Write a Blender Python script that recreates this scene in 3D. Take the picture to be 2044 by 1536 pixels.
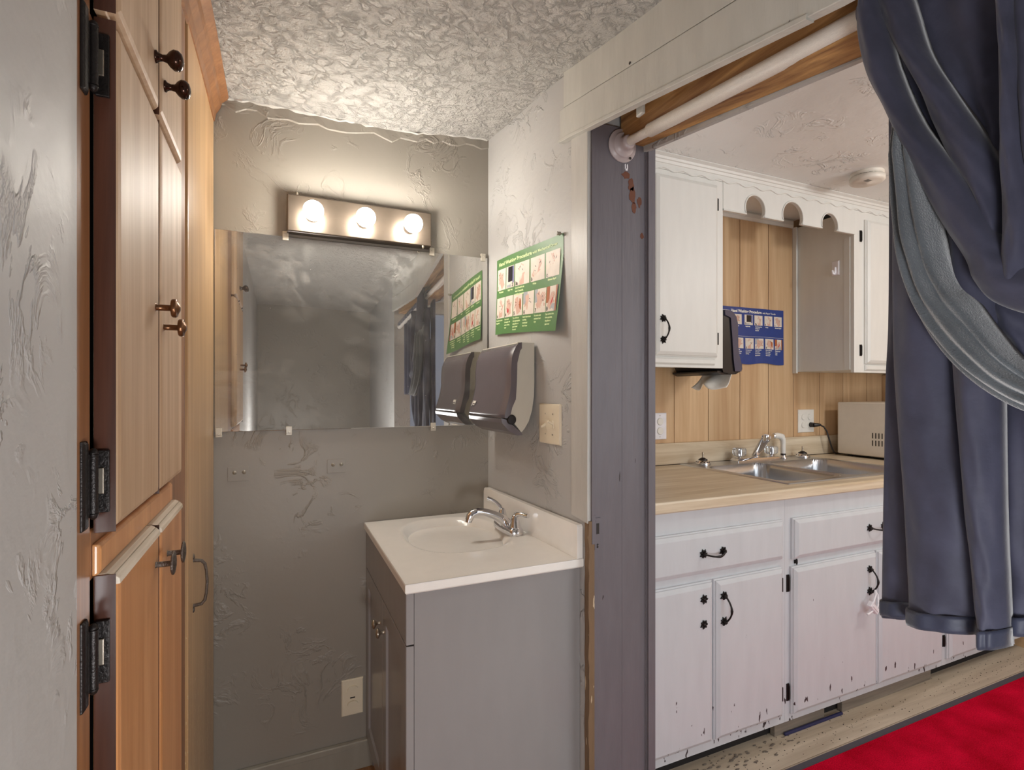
import bpy, math, random
from mathutils import Vector, Matrix
from math import sin, cos, pi, radians

# ---------------------------------------------------------------- camera, light, exposure
SC = bpy.context.scene
COL = SC.collection
for o in list(bpy.data.objects):
    bpy.data.objects.remove(o)
cam_d = bpy.data.cameras.new('camera')
cam_d.sensor_width = 36.0
cam_d.lens = 1054 / 2044 * 36
cam_d.shift_y = 12 / 2044
cam_d.clip_start = 0.02
cam = bpy.data.objects.new('camera', cam_d)
cam.location = (0, 0, 1.265)
cam.rotation_euler = (radians(90), 0, radians(-23.9))
COL.objects.link(cam)
SC.camera = cam
SC.view_settings.view_transform = 'Standard'
SC.view_settings.look = 'None'
SC.view_settings.gamma = 1.0
SC.view_settings.use_curve_mapping = False
SC.view_settings.exposure = 0.0
w = bpy.data.worlds.new('world')
SC.world = w
w.use_nodes = True
w.node_tree.nodes['Background'].inputs[0].default_value = (0.75, 0.8, 1.0, 1)
w.node_tree.nodes['Background'].inputs[1].default_value = 0.3

def area(name, loc, rot, sx, sy, power, color):
    d = bpy.data.lights.new(name, 'AREA')
    d.shape = 'RECTANGLE'; d.size = sx; d.size_y = sy
    d.energy = power; d.color = color
    o = bpy.data.objects.new(name, d)
    o.location = loc; o.rotation_euler = rot
    COL.objects.link(o)
    return o

def point(name, loc, r, power, color):
    d = bpy.data.lights.new(name, 'POINT')
    d.shadow_soft_size = r; d.energy = power; d.color = color
    o = bpy.data.objects.new(name, d)
    o.location = loc
    COL.objects.link(o)
    return o

# daylight from the kitchen's big window behind the camera's right shoulder
area('window_daylight', (2.42, -1.6, 1.38), (radians(90), 0, 0), 1.6, 1.35, 26, (0.88, 0.95, 1.0))
# kitchen ceiling lamp, above the rug
point('kitchen_ceiling_lamp', (2.55, 0.45, 1.98), 0.08, 17, (1.0, 0.97, 0.92))
# added fill light low behind the camera, kept below the mirror's view
point('hall_fill_light', (0.14, -0.30, 0.76), 0.14, 34, (0.97, 0.98, 1.0))

# ---------------------------------------------------------------- materials
MATS = {}
def nodes(name, rough=0.5, metal=0.0, spec=0.5):
    m = bpy.data.materials.new(name)
    m.use_nodes = True
    nt = m.node_tree
    b = nt.nodes['Principled BSDF']
    b.inputs['Roughness'].default_value = rough
    b.inputs['Metallic'].default_value = metal
    b.inputs['Specular IOR Level'].default_value = spec
    MATS[name] = m
    return m, nt, b

def N(nt, kind, **kw):
    n = nt.nodes.new(kind)
    for k, v in kw.items():
        if k in n.inputs: n.inputs[k].default_value = v
        else: setattr(n, k, v)
    return n

def coords(nt, scale=(1, 1, 1), rot=(0, 0, 0)):
    g = N(nt, 'ShaderNodeNewGeometry')
    mp = N(nt, 'ShaderNodeMapping')
    mp.inputs['Scale'].default_value = scale
    mp.inputs['Rotation'].default_value = rot
    nt.links.new(g.outputs['Position'], mp.inputs['Vector'])
    return mp.outputs['Vector']

def ramp(nt, src, stops):
    r = N(nt, 'ShaderNodeValToRGB')
    el = r.color_ramp.elements
    while len(el) < len(stops): el.new(0.5)
    for e, (p, c) in zip(el, stops):
        e.position = p; e.color = (*c, 1) if len(c) == 3 else c
    nt.links.new(src, r.inputs[0])
    return r.outputs[0]

def noise(nt, vec, scale, detail=4, rough=0.5, dist=0.0):
    n = N(nt, 'ShaderNodeTexNoise')
    n.inputs['Scale'].default_value = scale
    n.inputs['Detail'].default_value = detail
    n.inputs['Roughness'].default_value = rough
    n.inputs['Distortion'].default_value = dist
    nt.links.new(vec, n.inputs['Vector'])
    return n.outputs[0]

def mth(nt, op, a, b=None, c=None):
    n = N(nt, 'ShaderNodeMath', operation=op)
    for i, v in enumerate((a, b, c)):
        if v is None: continue
        if isinstance(v, (int, float)): n.inputs[i].default_value = v
        else: nt.links.new(v, n.inputs[i])
    return n.outputs[0]

def mixc(nt, fac, a, b):
    n = N(nt, 'ShaderNodeMix', data_type='RGBA')
    if isinstance(fac, (int, float)): n.inputs[0].default_value = fac
    else: nt.links.new(fac, n.inputs[0])
    for i, v in ((6, a), (7, b)):
        if isinstance(v, tuple): n.inputs[i].default_value = (*v, 1)
        else: nt.links.new(v, n.inputs[i])
    return n.outputs[2]

def bump(nt, b, h, strength, dist=0.01):
    n = N(nt, 'ShaderNodeBump')
    n.inputs['Strength'].default_value = strength
    n.inputs['Distance'].default_value = dist
    nt.links.new(h, n.inputs['Height'])
    nt.links.new(n.outputs[0], b.inputs['Normal'])

def C(h):
    """sRGB 0-255 triple to linear"""
    return tuple(((v / 255) / 12.92 if v / 255 < .04045 else ((v / 255 + .055) / 1.055) ** 2.4) for v in h)

def plain(name, rgb, rough=0.5, metal=0.0, var=0.06, nscale=30, bmp=0.0, bscale=80, spec=0.5, sc=(1, 1, 1)):
    m, nt, b = nodes(name, rough, metal, spec)
    c = C(rgb)
    v = coords(nt, sc)
    n = noise(nt, v, nscale)
    col = ramp(nt, n, [(0.3, tuple(x * (1 - var) for x in c)), (0.7, tuple(min(1, x * (1 + var)) for x in c))])
    nt.links.new(col, b.inputs['Base Color'])
    if bmp:
        bump(nt, b, noise(nt, v, bscale, 3), bmp, 0.002)
    return m

def plaster(name, rgb, rough=0.45, amount=0.5, scale=9.0, fine=0.25, knock=False, spec=0.4):
    m, nt, b = nodes(name, rough, 0, spec)
    c = C(rgb)
    v = coords(nt)
    big = noise(nt, v, 1.7, 3, 0.5)
    nt.links.new(ramp(nt, big, [(0.3, tuple(x * 0.93 for x in c)), (0.7, tuple(min(1, x * 1.06) for x in c))]), b.inputs['Base Color'])
    if knock:
        a = noise(nt, v, scale, 8, 0.62, 0.6)
        h = ramp(nt, a, [(0.42, (0, 0, 0)), (0.5, (0.8, 0.8, 0.8)), (0.6, (1, 1, 1))])
        f = noise(nt, v, scale * 3.3, 4, 0.6)
        hh = mth(nt, 'ADD', h, mth(nt, 'MULTIPLY', f, 0.9))
        bump(nt, b, hh, amount, 0.012)
    else:
        # skip-trowel ridges: folded noise, present only in patches
        a = noise(nt, v, scale, 5, 0.55, 1.4)
        ridge = mth(nt, 'ABSOLUTE', mth(nt, 'SUBTRACT', a, 0.5))
        ridge = mth(nt, 'SUBTRACT', 1.0, mth(nt, 'MINIMUM', mth(nt, 'MULTIPLY', ridge, 22.0), 1.0))
        patch = ramp(nt, noise(nt, v, 5.0, 4, 0.6), [(0.50, (0, 0, 0)), (0.62, (1, 1, 1))])
        r2 = mth(nt, 'MULTIPLY', ridge, patch)
        soft = noise(nt, v, 14, 3, 0.5)
        hh = mth(nt, 'ADD', mth(nt, 'MULTIPLY', r2, 0.75), mth(nt, 'ADD', mth(nt, 'MULTIPLY', soft, fine), mth(nt, 'MULTIPLY', noise(nt, v, 110, 2), fine * .16)))
        bump(nt, b, hh, amount, 0.006)
    return m

def wood(name, c1, c2, axis='Z', rough=0.35, scale=1.0, bmp=0.12, island=0.0, dirt=0.0, coat=0.0):
    m, nt, b = nodes(name, rough, 0, 0.5)
    s = {'X': (1.2, 22, 22), 'Y': (22, 1.2, 22), 'Z': (22, 22, 1.2)}[axis]
    v = coords(nt, tuple(k * scale for k in s))
    add = None
    if island:
        g = N(nt, 'ShaderNodeNewGeometry')
        cmb = N(nt, 'ShaderNodeCombineXYZ')
        mlt = mth(nt, 'MULTIPLY', g.outputs['Random Per Island'], 37.0)
        for i in range(3): nt.links.new(mlt, cmb.inputs[i])
        va = N(nt, 'ShaderNodeVectorMath', operation='ADD')
        nt.links.new(v, va.inputs[0]); nt.links.new(cmb.outputs[0], va.inputs[1])
        v = va.outputs[0]
        add = g.outputs['Random Per Island']
    n1 = noise(nt, v, 1.0, 6, 0.6, 0.8)
    n2 = noise(nt, v, 5.0, 3, 0.5)
    f = mth(nt, 'ADD', mth(nt, 'MULTIPLY', n1, 0.8), mth(nt, 'MULTIPLY', n2, 0.2))
    col = ramp(nt, f, [(0.32, C(c2)), (0.52, tuple((x + y) / 2 for x, y in zip(C(c1), C(c2)))), (0.68, C(c1))])
    if add is not None:
        hs = N(nt, 'ShaderNodeHueSaturation')
        nt.links.new(col, hs.inputs['Color'])
        nt.links.new(mth(nt, 'ADD', 1 - island / 2, mth(nt, 'MULTIPLY', add, island)), hs.inputs['Value'])
        col = hs.outputs[0]
    if dirt:
        g = N(nt, 'ShaderNodeNewGeometry'); sp_ = N(nt, 'ShaderNodeSeparateXYZ')
        nt.links.new(g.outputs['Position'], sp_.inputs[0])
        wear = mth(nt, 'MINIMUM', mth(nt, 'MULTIPLY', mth(nt, 'MAXIMUM', mth(nt, 'SUBTRACT', 0.85, sp_.outputs[2]), 0.0), 0.35), 0.12)
        d = ramp(nt, mth(nt, 'ADD', noise(nt, coords(nt, (34, 34, 12)), 6, 3, 0.6), wear), [(0.725, (0, 0, 0)), (0.74, (1, 1, 1))])
        col = mixc(nt, mth(nt, 'MULTIPLY', d, dirt), col, C((214, 190, 150)))
    nt.links.new(col, b.inputs['Base Color'])
    b.inputs['Coat Weight'].default_value = coat
    b.inputs['Coat Roughness'].default_value = 0.25
    bump(nt, b, f, bmp, 0.004)
    return m

def painted(name, rgb, chip=None, chips=0.74, rough=0.4, csc=(60, 60, 22), low=False, bmp=0.15, var=.06):
    """brushed paint, with small chips that show what is below"""
    m, nt, b = nodes(name, rough, 0, 0.4)
    c = C(rgb)
    v = coords(nt, (14, 14, 3))
    n = noise(nt, v, 2.0, 4)
    col = ramp(nt, n, [(0.3, tuple(x * (1 - var) for x in c)), (0.7, tuple(min(1, x * (1 + var)) for x in c))])
    if chip:
        d = noise(nt, coords(nt, csc), 1.0, 3, 0.5)
        if low:
            g = N(nt, 'ShaderNodeNewGeometry'); sp = N(nt, 'ShaderNodeSeparateXYZ')
            nt.links.new(g.outputs['Position'], sp.inputs[0])
            # wear gathers where shoes reach: the lowest quarter metre
            d = mth(nt, 'ADD', d, mth(nt, 'MULTIPLY', mth(nt, 'MAXIMUM', mth(nt, 'SUBTRACT', 0.30, sp.outputs[2]), 0.0), 0.45))
        dd = ramp(nt, d, [(chips, (0, 0, 0)), (chips + 0.012, (1, 1, 1))])
        col = mixc(nt, dd, col, C(chip))
    nt.links.new(col, b.inputs['Base Color'])
    bump(nt, b, noise(nt, coords(nt, (90, 90, 12)), 1.0, 3), bmp, 0.003)
    return m

plaster('wall_grey', (147, 140, 130), 0.42, 0.55, 8.0)
plaster('wall_light', (180, 178, 175), 0.5, 0.75, 9.0, fine=0.5)
plaster('ceiling_hall', (190, 186, 180), 0.33, 0.8, 30.0, knock=True)
plaster('ceiling_kitchen', (236, 235, 232), 0.5, 1.0, 8.0, fine=0.5)
painted('casing_paint', (190, 187, 181), (120, 110, 100), 0.76, 0.42, bmp=0.5)
painted('header_paint', (196, 194, 186), (110, 102, 92), 0.755, 0.45, (30, 30, 45), bmp=0.5)
painted('jamb_paint', (108, 103, 108), (60, 52, 54), 0.75, 0.42, (40, 40, 10), bmp=0.5)
painted('vanity_paint', (146, 143, 143), (90, 85, 85), 0.80, 0.24, bmp=0.04, var=.02)
painted('cabinet_white', (226, 225, 220), None, rough=0.42, bmp=0.08, var=.025)
painted('cabinet_worn', (203, 206, 210), (62, 52, 55), 0.745, 0.42, (46, 46, 17), low=True, bmp=0.1, var=.03)
painted('raw_edge', (122, 98, 74), (200, 180, 150), 0.66, 0.7, (60, 60, 14), bmp=1.0)
painted('baseboard_paint', (150, 144, 132), None, rough=0.35)
wood('closet_wood', (206, 178, 148), (170, 138, 106), 'Z', 0.52, 1.0, 0.14, coat=0.0)
wood('closet_wood_low', (216, 160, 108), (186, 126, 76), 'Z', 0.32, 1.0, 0.10, dirt=0.0, coat=0.2)
wood('closet_wood_tall', (204, 168, 124), (168, 130, 88), 'Z', 0.32, 0.8, 0.10, dirt=0.85, coat=0.2)
wood('closet_frame', (166, 116, 74), (112, 70, 42), 'Z', 0.35, 1.0, 0.12, coat=0.2)
wood('closet_edge', (92, 56, 42), (48, 26, 20), 'Z', 0.22, 1.0, 0.06, coat=0.5)
wood('worn_edge', (232, 222, 206), (170, 152, 128), 'Y', 0.55, 1.5, 0.3)
wood('raw_timber', (214, 168, 106), (104, 62, 32), 'Y', 0.7, 1.1, 0.8)
wood('panelling', (224, 192, 152), (188, 148, 108), 'Z', 0.4, 0.55, 0.05, island=0.26)
wood('laminate', (230, 216, 192), (190, 168, 138), 'X', 0.35, 1.0, 0.02)
wood('oak_floor', (204, 190, 170), (164, 148, 128), 'X', 0.4, 0.8, 0.08, island=0.15)
wood('hall_floor', (170, 120, 78), (120, 80, 48), 'Y', 0.35, 0.8, 0.08, island=0.15)
wood('toe_board', (150, 138, 124), (100, 90, 80), 'X', 0.7, 1.0, 0.3)
plain('groove_dark', (52, 34, 22), 0.7)
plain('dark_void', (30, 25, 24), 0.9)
plain('switch_ivory', (226, 214, 190), 0.35, var=0.02)
plain('switch_white', (232, 228, 220), 0.35, var=0.02)
plain('slot_dark', (40, 34, 30), 0.6)
plain('marble_white', (242, 238, 232), 0.16, var=0.015)
plain('brushed_nickel', (176, 166, 152), 0.3, 0.9, bmp=0.1)
plain('chrome', (225, 225, 228), 0.06, 1.0, var=0.0)
plain('steel', (200, 202, 206), 0.3, 1.0, var=0.05, sc=(1, 40, 1))
plain('black_iron', (40, 36, 35), 0.38, 0.6, bmp=0.4, bscale=300)
plain('dark_bronze', (62, 40, 30), 0.18, 0.7)
plain('antique_brass', (128, 92, 66), 0.28, 0.9, bmp=0.2, bscale=400)
plain('pewter', (110, 102, 96), 0.35, 0.9, bmp=1.0, bscale=500)
plain('dispenser_smoke', (100, 92, 96), 0.24, var=0.02, spec=0.6)
plain('dispenser_grey', (200, 194, 180), 0.42, var=0.02)
plain('dispenser_black', (28, 24, 26), 0.3)
plain('dispenser_blue', (66, 68, 92), 0.16, var=0.02, spec=0.7)
plain('print_white', (230, 226, 216), 0.6)
plain('rod_white', (226, 220, 212), 0.35, var=0.10, nscale=40, sc=(60, 3, 60), bmp=0.3)
plain('flange_plastic', (176, 164, 164), 0.35)
plain('appliance_white', (222, 212, 198), 0.35, var=0.02)
plain('cord_black', (38, 32, 30), 0.45)
plain('tissue', (250, 246, 238), 0.9, bmp=0.3)
plain('lamp_plate', (104, 92, 80), 0.34, 0.8)
plain('clip_plastic', (206, 198, 182), 0.25)
plain('strip_clear', (150, 142, 128), 0.2)
plain('lock_white', (235, 232, 236), 0.4)
plain('green_print', (84, 126, 70), 0.45, var=0.04)
plain('cream_print', (214, 232, 170), 0.5)
plain('photo_cream', (222, 210, 196), 0.5)
plain('photo_skin', (208, 168, 150), 0.5)
plain('photo_dark', (30, 24, 30), 0.35)
plain('photo_brown', (176, 98, 56), 0.35)
plain('photo_red', (196, 60, 64), 0.35)
plain('photo_grey', (170, 172, 176), 0.35)
plain('ink_black', (22, 20, 20), 0.5)
plain('blue_print', (44, 64, 132), 0.35, var=0.05)
plain('blue_strip', (36, 38, 78), 0.4)
plain('chip_brown', (106, 62, 42), 0.7)
plain('rug_border', (76, 72, 80), 0.85, bmp=0.4)
plain('detector_white', (226, 218, 206), 0.45)
plain('dust', (112, 102, 92), 0.95, var=.3, nscale=120, bmp=0.8, bscale=300)
plain('wall_room', (190, 186, 180), 0.6)

def cloth_mat(name, rgb, sheen, rough, bscale, bst, spec=0.3):
    m, nt, b = nodes(name, rough, 0, spec)
    c = C(rgb)
    n = noise(nt, coords(nt, (1, 1, 1)), 14, 5, 0.6)
    nt.links.new(ramp(nt, n, [(0.3, tuple(x * .8 for x in c)), (0.7, tuple(x * 1.2 for x in c))]), b.inputs['Base Color'])
    b.inputs['Sheen Weight'].default_value = sheen
    b.inputs['Sheen Roughness'].default_value = 0.4
    bump(nt, b, noise(nt, coords(nt), bscale, 4, 0.6), bst, 0.002)
    return m
cloth_mat('curtain_satin', (66, 67, 84), 0.25, 0.6, 34, 0.5, 0.22)
cloth_mat('curtain_fleece', (92, 98, 104), 0.9, 0.75, 420, 0.9)
cloth_mat('curtain_hem', (54, 58, 76), 0.3, 0.5, 60, 0.4)
m, nt, b = nodes('rug_red', 0.9, 0, 0.2)
v = coords(nt)
n = noise(nt, v, 260, 4, 0.7)
n2 = noise(nt, v, 7, 3, 0.5)
nt.links.new(ramp(nt, mth(nt, 'ADD', mth(nt, 'MULTIPLY', n, .6), mth(nt, 'MULTIPLY', n2, .4)), [(0.38, C((170, 0, 26))), (0.62, C((240, 14, 62)))]), b.inputs['Base Color'])
b.inputs['Specular IOR Level'].default_value = 0.05
bump(nt, b, n, 1.0, 0.006)

m, nt, b = nodes('mirror_glass', 0.015, 1.0)
v = coords(nt, (1, 1, 1))
b.inputs['Base Color'].default_value = (0.70, 0.69, 0.66, 1)
wv = noise(nt, v, 3.0, 6, 0.6, 3.0)
rd = mth(nt, 'ABSOLUTE', mth(nt, 'SUBTRACT', wv, 0.5))
sm = mth(nt, 'SUBTRACT', 1.0, mth(nt, 'MINIMUM', mth(nt, 'MULTIPLY', rd, 12.0), 1.0))
pt = ramp(nt, noise(nt, v, 5, 3), [(0.45, (0, 0, 0)), (0.7, (1, 1, 1))])
spk = ramp(nt, noise(nt, v, 160, 2), [(0.74, (0, 0, 0)), (0.78, (1, 1, 1))])
fac = mth(nt, 'ADD', mth(nt, 'MULTIPLY', mth(nt, 'MULTIPLY', sm, pt), 0.2), mth(nt, 'MULTIPLY', spk, 0.3))
fac = mth(nt, 'ADD', fac, 0.07)
df = N(nt, 'ShaderNodeBsdfDiffuse'); df.inputs[0].default_value = (0.6, 0.58, 0.54, 1)
mx = N(nt, 'ShaderNodeMixShader')
nt.links.new(fac, mx.inputs[0]); nt.links.new(b.outputs[0], mx.inputs[1]); nt.links.new(df.outputs[0], mx.inputs[2])
nt.links.new(mx.outputs[0], nt.nodes['Material Output'].inputs[0])

m, nt, b = nodes('bulb_glow', 0.4)
b.inputs['Base Color'].default_value = (1, 1, 1, 1)
b.inputs['Emission Color'].default_value = (1.0, 0.95, 0.87, 1)
b.inputs['Emission Strength'].default_value = 108.0
m, nt, b = nodes('clear_acrylic', 0.05)
b.inputs['Base Color'].default_value = (0.93, 0.95, 0.97, 1)
b.inputs['Transmission Weight'].default_value = 0.85
b.inputs['IOR'].default_value = 1.45

# ---------------------------------------------------------------- mesh helper
class MB:
    def __init__(s):
        s.v = []; s.f = []; s.mi = []; s.mats = []; s.cur = 0; s.sm = []
        s.smooth = False
    def mat(s, name):
        if name not in s.mats: s.mats.append(name)
        s.cur = s.mats.index(name)
        return s
    def add(s, vs, fs, smooth=None):
        o = len(s.v)
        s.v += [tuple(p) for p in vs]
        for f in fs:
            s.f.append(tuple(i + o for i in f)); s.mi.append(s.cur)
            s.sm.append(s.smooth if smooth is None else smooth)
        return s
    def hexa(s, a, b):
        """a, b: lists of 4 points, bottom loop and top loop"""
        return s.add(list(a) + list(b), [(3, 2, 1, 0), (4, 5, 6, 7), (0, 1, 5, 4), (1, 2, 6, 5), (2, 3, 7, 6), (3, 0, 4, 7)])
    def box(s, x0, x1, y0, y1, z0, z1):
        return s.hexa([(x0, y0, z0), (x1, y0, z0), (x1, y1, z0), (x0, y1, z0)], [(x0, y0, z1), (x1, y0, z1), (x1, y1, z1), (x0, y1, z1)])
    def rings(s, rings, cap0=True, cap1=True, close=True, smooth=True):
        n = len(rings[0]); vs = [p for r in rings for p in r]; fs = []
        for i in range(len(rings) - 1):
            for j in range(n if close else n - 1):
                k = (j + 1) % n
                fs.append((i * n + j, i * n + k, (i + 1) * n + k, (i + 1) * n + j))
        s.add(vs, fs, smooth)
        if cap0: s.add(rings[0], [tuple(range(n - 1, -1, -1))], False)
        if cap1: s.add(rings[-1], [tuple(range(n))], False)
        return s
    def tube(s, pts, r, n=12, caps=True):
        """tube through points; r a number or a list"""
        P = [Vector(p) for p in pts]
        rr = r if isinstance(r, (list, tuple)) else [r] * len(P)
        R = []; prev = None
        for i, p in enumerate(P):
            t = (P[min(i + 1, len(P) - 1)] - P[max(i - 1, 0)]).normalized()
            if prev is None:
                a = Vector((0, 0, 1)) if abs(t.z) < .9 else Vector((1, 0, 0))
                u = t.cross(a).normalized()
            else:
                u = (prev - t * prev.dot(t)).normalized()
            prev = u; w_ = t.cross(u)
            R.append([tuple(p + (u * cos(2 * pi * k / n) + w_ * sin(2 * pi * k / n)) * rr[i]) for k in range(n)])
        return s.rings(R, caps, caps)
    def lathe(s, prof, origin, axis, n=24, squash=(1, 1)):
        """prof: list of (distance along axis, radius)"""
        a = Vector(axis).normalized(); o = Vector(origin)
        u = a.cross(Vector((0, 0, 1)) if abs(a.z) < .9 else Vector((1, 0, 0))).normalized(); w_ = a.cross(u)
        R = [[tuple(o + a * d + u * (cos(2 * pi * k / n) * r * squash[0]) + w_ * (sin(2 * pi * k / n) * r * squash[1])) for k in range(n)] for d, r in prof]
        return s.rings(R)
    def prism(s, poly, fn, d0, d1):
        """poly: 2D outline, fn(u, v, d) -> point"""
        n = len(poly)
        a = [fn(u, v, d0) for u, v in poly]; b = [fn(u, v, d1) for u, v in poly]
        s.add(a + b, [(j, (j + 1) % n, n + (j + 1) % n, n + j) for j in range(n)], False)
        s.add(a, [tuple(range(n - 1, -1, -1))], False); s.add(b, [tuple(range(n))], False)
        return s
    def slab(s, fn, u0, u1, v0, v1, steps):
        """moulded slab: steps = list of (inset, depth)"""
        R = [[fn(u0 + i, v0 + i, d), fn(u1 - i, v0 + i, d), fn(u1 - i, v1 - i, d), fn(u0 + i, v1 - i, d)] for i, d in steps]
        return s.rings(R, True, True, smooth=False)
    def grid(s, fn, nu, nv, smooth=True):
        vs = [fn(i / nu, j / nv) for j in range(nv + 1) for i in range(nu + 1)]
        fs = [(j * (nu + 1) + i, j * (nu + 1) + i + 1, (j + 1) * (nu + 1) + i + 1, (j + 1) * (nu + 1) + i) for j in range(nv) for i in range(nu)]
        return s.add(vs, fs, smooth)
    def build(s, name, mat=None, parent=None, bevel=0.0, seg=2, solid=0.0, loc=None):
        me = bpy.data.meshes.new(name)
        o = bpy.data.objects.new(name, me)
        COL.objects.link(o)
        root = parent
        while root is not None and root.parent is not None: root = root.parent
        if root is not None:
            L = root.location
            o.parent = parent
        else:
            if loc is None:
                xs = [p[0] for p in s.v]; ys = [p[1] for p in s.v]; zs = [p[2] for p in s.v]
                loc = ((min(xs) + max(xs)) / 2, (min(ys) + max(ys)) / 2, min(zs))
            L = Vector(loc)
            o.location = L
        me.from_pydata([(p[0] - L[0], p[1] - L[1], p[2] - L[2]) for p in s.v], [], s.f)
        if mat: me.materials.append(MATS[mat])
        else:
            for n in s.mats: me.materials.append(MATS[n])
            me.polygons.foreach_set('material_index', s.mi)
        me.polygons.foreach_set('use_smooth', s.sm)
        me.update()
        import bmesh
        bm = bmesh.new(); bm.from_mesh(me)
        if not solid: bmesh.ops.recalc_face_normals(bm, faces=bm.faces)
        bm.to_mesh(me); bm.free()
        if bevel:
            md = o.modifiers.new('bevel', 'BEVEL'); md.width = bevel; md.segments = seg; md.limit_method = 'ANGLE'; md.angle_limit = radians(35)
            md.harden_normals = False
        if solid:
            md = o.modifiers.new('solid', 'SOLIDIFY'); md.thickness = solid; md.offset = 0
        return o

def tag(o, label, cat, group=None):
    o['label'] = label; o['category'] = cat
    if group: o['group'] = group
    return o

def thing(name, label, cat, loc, group=None):
    o = bpy.data.objects.new(name, None); o.empty_display_size = 0.05
    o.location = loc; COL.objects.link(o)
    return tag(o, label, cat, group)

def struct(o):
    o['kind'] = 'structure'
    return o

def interp(x, tab):
    if x <= tab[0][0]: return tab[0][1]
    for (a, p), (b, q) in zip(tab, tab[1:]):
        if x <= b: return p + (q - p) * (x - a) / (b - a)
    return tab[-1][1]

TXT = {}
def text(s, bold=0.0):
    key = (s, bold)
    if key in TXT: return TXT[key]
    cu = bpy.data.curves.new('t', 'FONT'); cu.body = s; cu.size = 1.0; cu.offset = bold; cu.resolution_u = 2
    o = bpy.data.objects.new('t', cu); COL.objects.link(o)
    bpy.context.view_layer.update()
    me = bpy.data.meshes.new_from_object(o.evaluated_get(bpy.context.evaluated_depsgraph_get()))
    vs = [(v.co.x, v.co.y) for v in me.vertices]; fs = [tuple(p.vertices) for p in me.polygons]
    bpy.data.objects.remove(o); bpy.data.meshes.remove(me)
    wd = max([v[0] for v in vs] or [0])
    TXT[key] = (vs, fs, wd)
    return TXT[key]
def put_text(mb, s, fn, u, v, size, d, bold=0.0, width=None):
    vs, fs, wd = text(s, bold)
    k = size if width is None else width / wd
    mb.add([fn(u + x * k, v + y * size, d) for x, y in vs], fs, False)

def XW(y):                     # the doorway wall is a little out of square
    return .718 + (1.84 - y) * .041

# ================================================================ THE SETTING
def ceil_z(x, y):
    z = interp(y, [(-1.96, 2.10), (.6, 2.105), (.9, 2.118), (1.4, 2.148), (1.84, 2.165)])
    d = interp(y, [(.3, -.02), (.6, -.035), (.89, -.028), (1.33, .015), (1.84, .034)])
    s = max(0, min(1, (x - .3) / .42))
    return z + d * s * s * (3 - 2 * s) + .004 * sin(x * 9 + y * 4) * sin(y * 7)
b = MB(); b.smooth = True
b.grid(lambda u, v: (-.25 + 1.2 * u, -1.98 + 3.84 * v, ceil_z(-.25 + 1.2 * u, -1.98 + 3.84 * v)), 40, 90)
b.box(-.25, .93, -2.0, 1.95, 2.26, 2.30)
struct(b.build('ceiling', 'ceiling_hall'))
b = MB(); b.box(.90, 3.45, -1.75, 2.1, 2.20, 2.26)
struct(b.build('ceiling', 'ceiling_kitchen'))

b = MB()
for i in range(11):
    b.box(-.85 + .155 * i, -.85 + .155 * (i + 1) - .0015, -2.05, 1.90, -.02, 0)
struct(b.build('floor', 'hall_floor'))
b = MB()
for j in range(26):
    y = -1.75 + .15 * j
    b.box(.87, 3.45, y, y + .1485, -.02, .0)
o = struct(b.build('floor', 'oak_floor'))
b = MB(); b.box(-.9, 3.5, -2.1, 2.15, -.06, -.021)
struct(b.build('floor', 'dark_void'))

# back wall with a ragged tape line under the ceiling
b = MB(); b.box(-.85, .80, 1.84, 1.93, 0, 2.27)
struct(b.build('wall_back', 'wall_grey'))
random.seed(4)
b = MB(); b.smooth = True
def strip(y0, pts, h, t):
    R = []
    for x, z in pts:
        k = h * (1 + random.uniform(-.35, .35))
        R.append([(x, y0, z + .012), (x, y0 - t * random.uniform(.6, 1.3), z), (x, y0 - t * random.uniform(.5, 1.2), z - k), (x, y0, z - k - .003)])
    b.rings(R, smooth=False)
strip(1.8405, [(-.18 + .03 * i, ceil_z(-.18 + .03 * i, 1.83) + .004) for i in range(31)], .032, .006)
struct(b.build('trim_1', 'wall_grey'))
b = MB()
strip(1.8405, [(-.19 + .022 * i, ceil_z(-.19 + .022 * i, 1.83) + .006 + random.uniform(-.004, .004)) for i in range(42)], .007, .012)
struct(b.build('trim_2', 'casing_paint'))

# doorway wall
b = MB()
def seg(y0, y1, z0, z1):
    b.hexa([(XW(y0), y0, z0), (.93, y0, z0), (.93, y1, z0), (XW(y1), y1, z0)], [(XW(y0), y0, z1), (.93, y0, z1), (.93, y1, z1), (XW(y1), y1, z1)])
seg(1.196, 1.845, 0, 2.27)
seg(-2.0, -.37, 0, 2.27)
struct(b.build('wall_right', 'wall_light'))
HB = [(-.45, 1.872), (.2, 1.845), (.5, 1.836), (1.29, 1.965)]      # lower edge of the header boards
def hz(y): return interp(y, HB)
b = MB()
ys = [-.37, .2, .5, .9, 1.196]
for a, c in zip(ys, ys[1:]):
    for xa, xb, dz in ((0, .012, .03), (None, None, .02)):
        if xa is not None:
            b.hexa([(XW(a) + xa, a, hz(a) + dz), (XW(a) + xb, a, hz(a) + dz), (XW(c) + xb, c, hz(c) + dz), (XW(c) + xa, c, hz(c) + dz)],
                   [(XW(a) + xa, a, 2.27), (XW(a) + xb, a, 2.27), (XW(c) + xb, c, 2.27), (XW(c) + xa, c, 2.27)])
        else:
            b.hexa([(.918, a, hz(a) - .012 - .02 * (a - .5)), (.93, a, hz(a) - .012 - .02 * (a - .5)), (.93, c, hz(c) - .012 - .02 * (c - .5)), (.918, c, hz(c) - .012 - .02 * (c - .5))],
                   [(.918, a, 2.27), (.93, a, 2.27), (.93, c, 2.27), (.918, c, 2.27)])
struct(b.build('wall_right', 'wall_light'))

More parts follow.
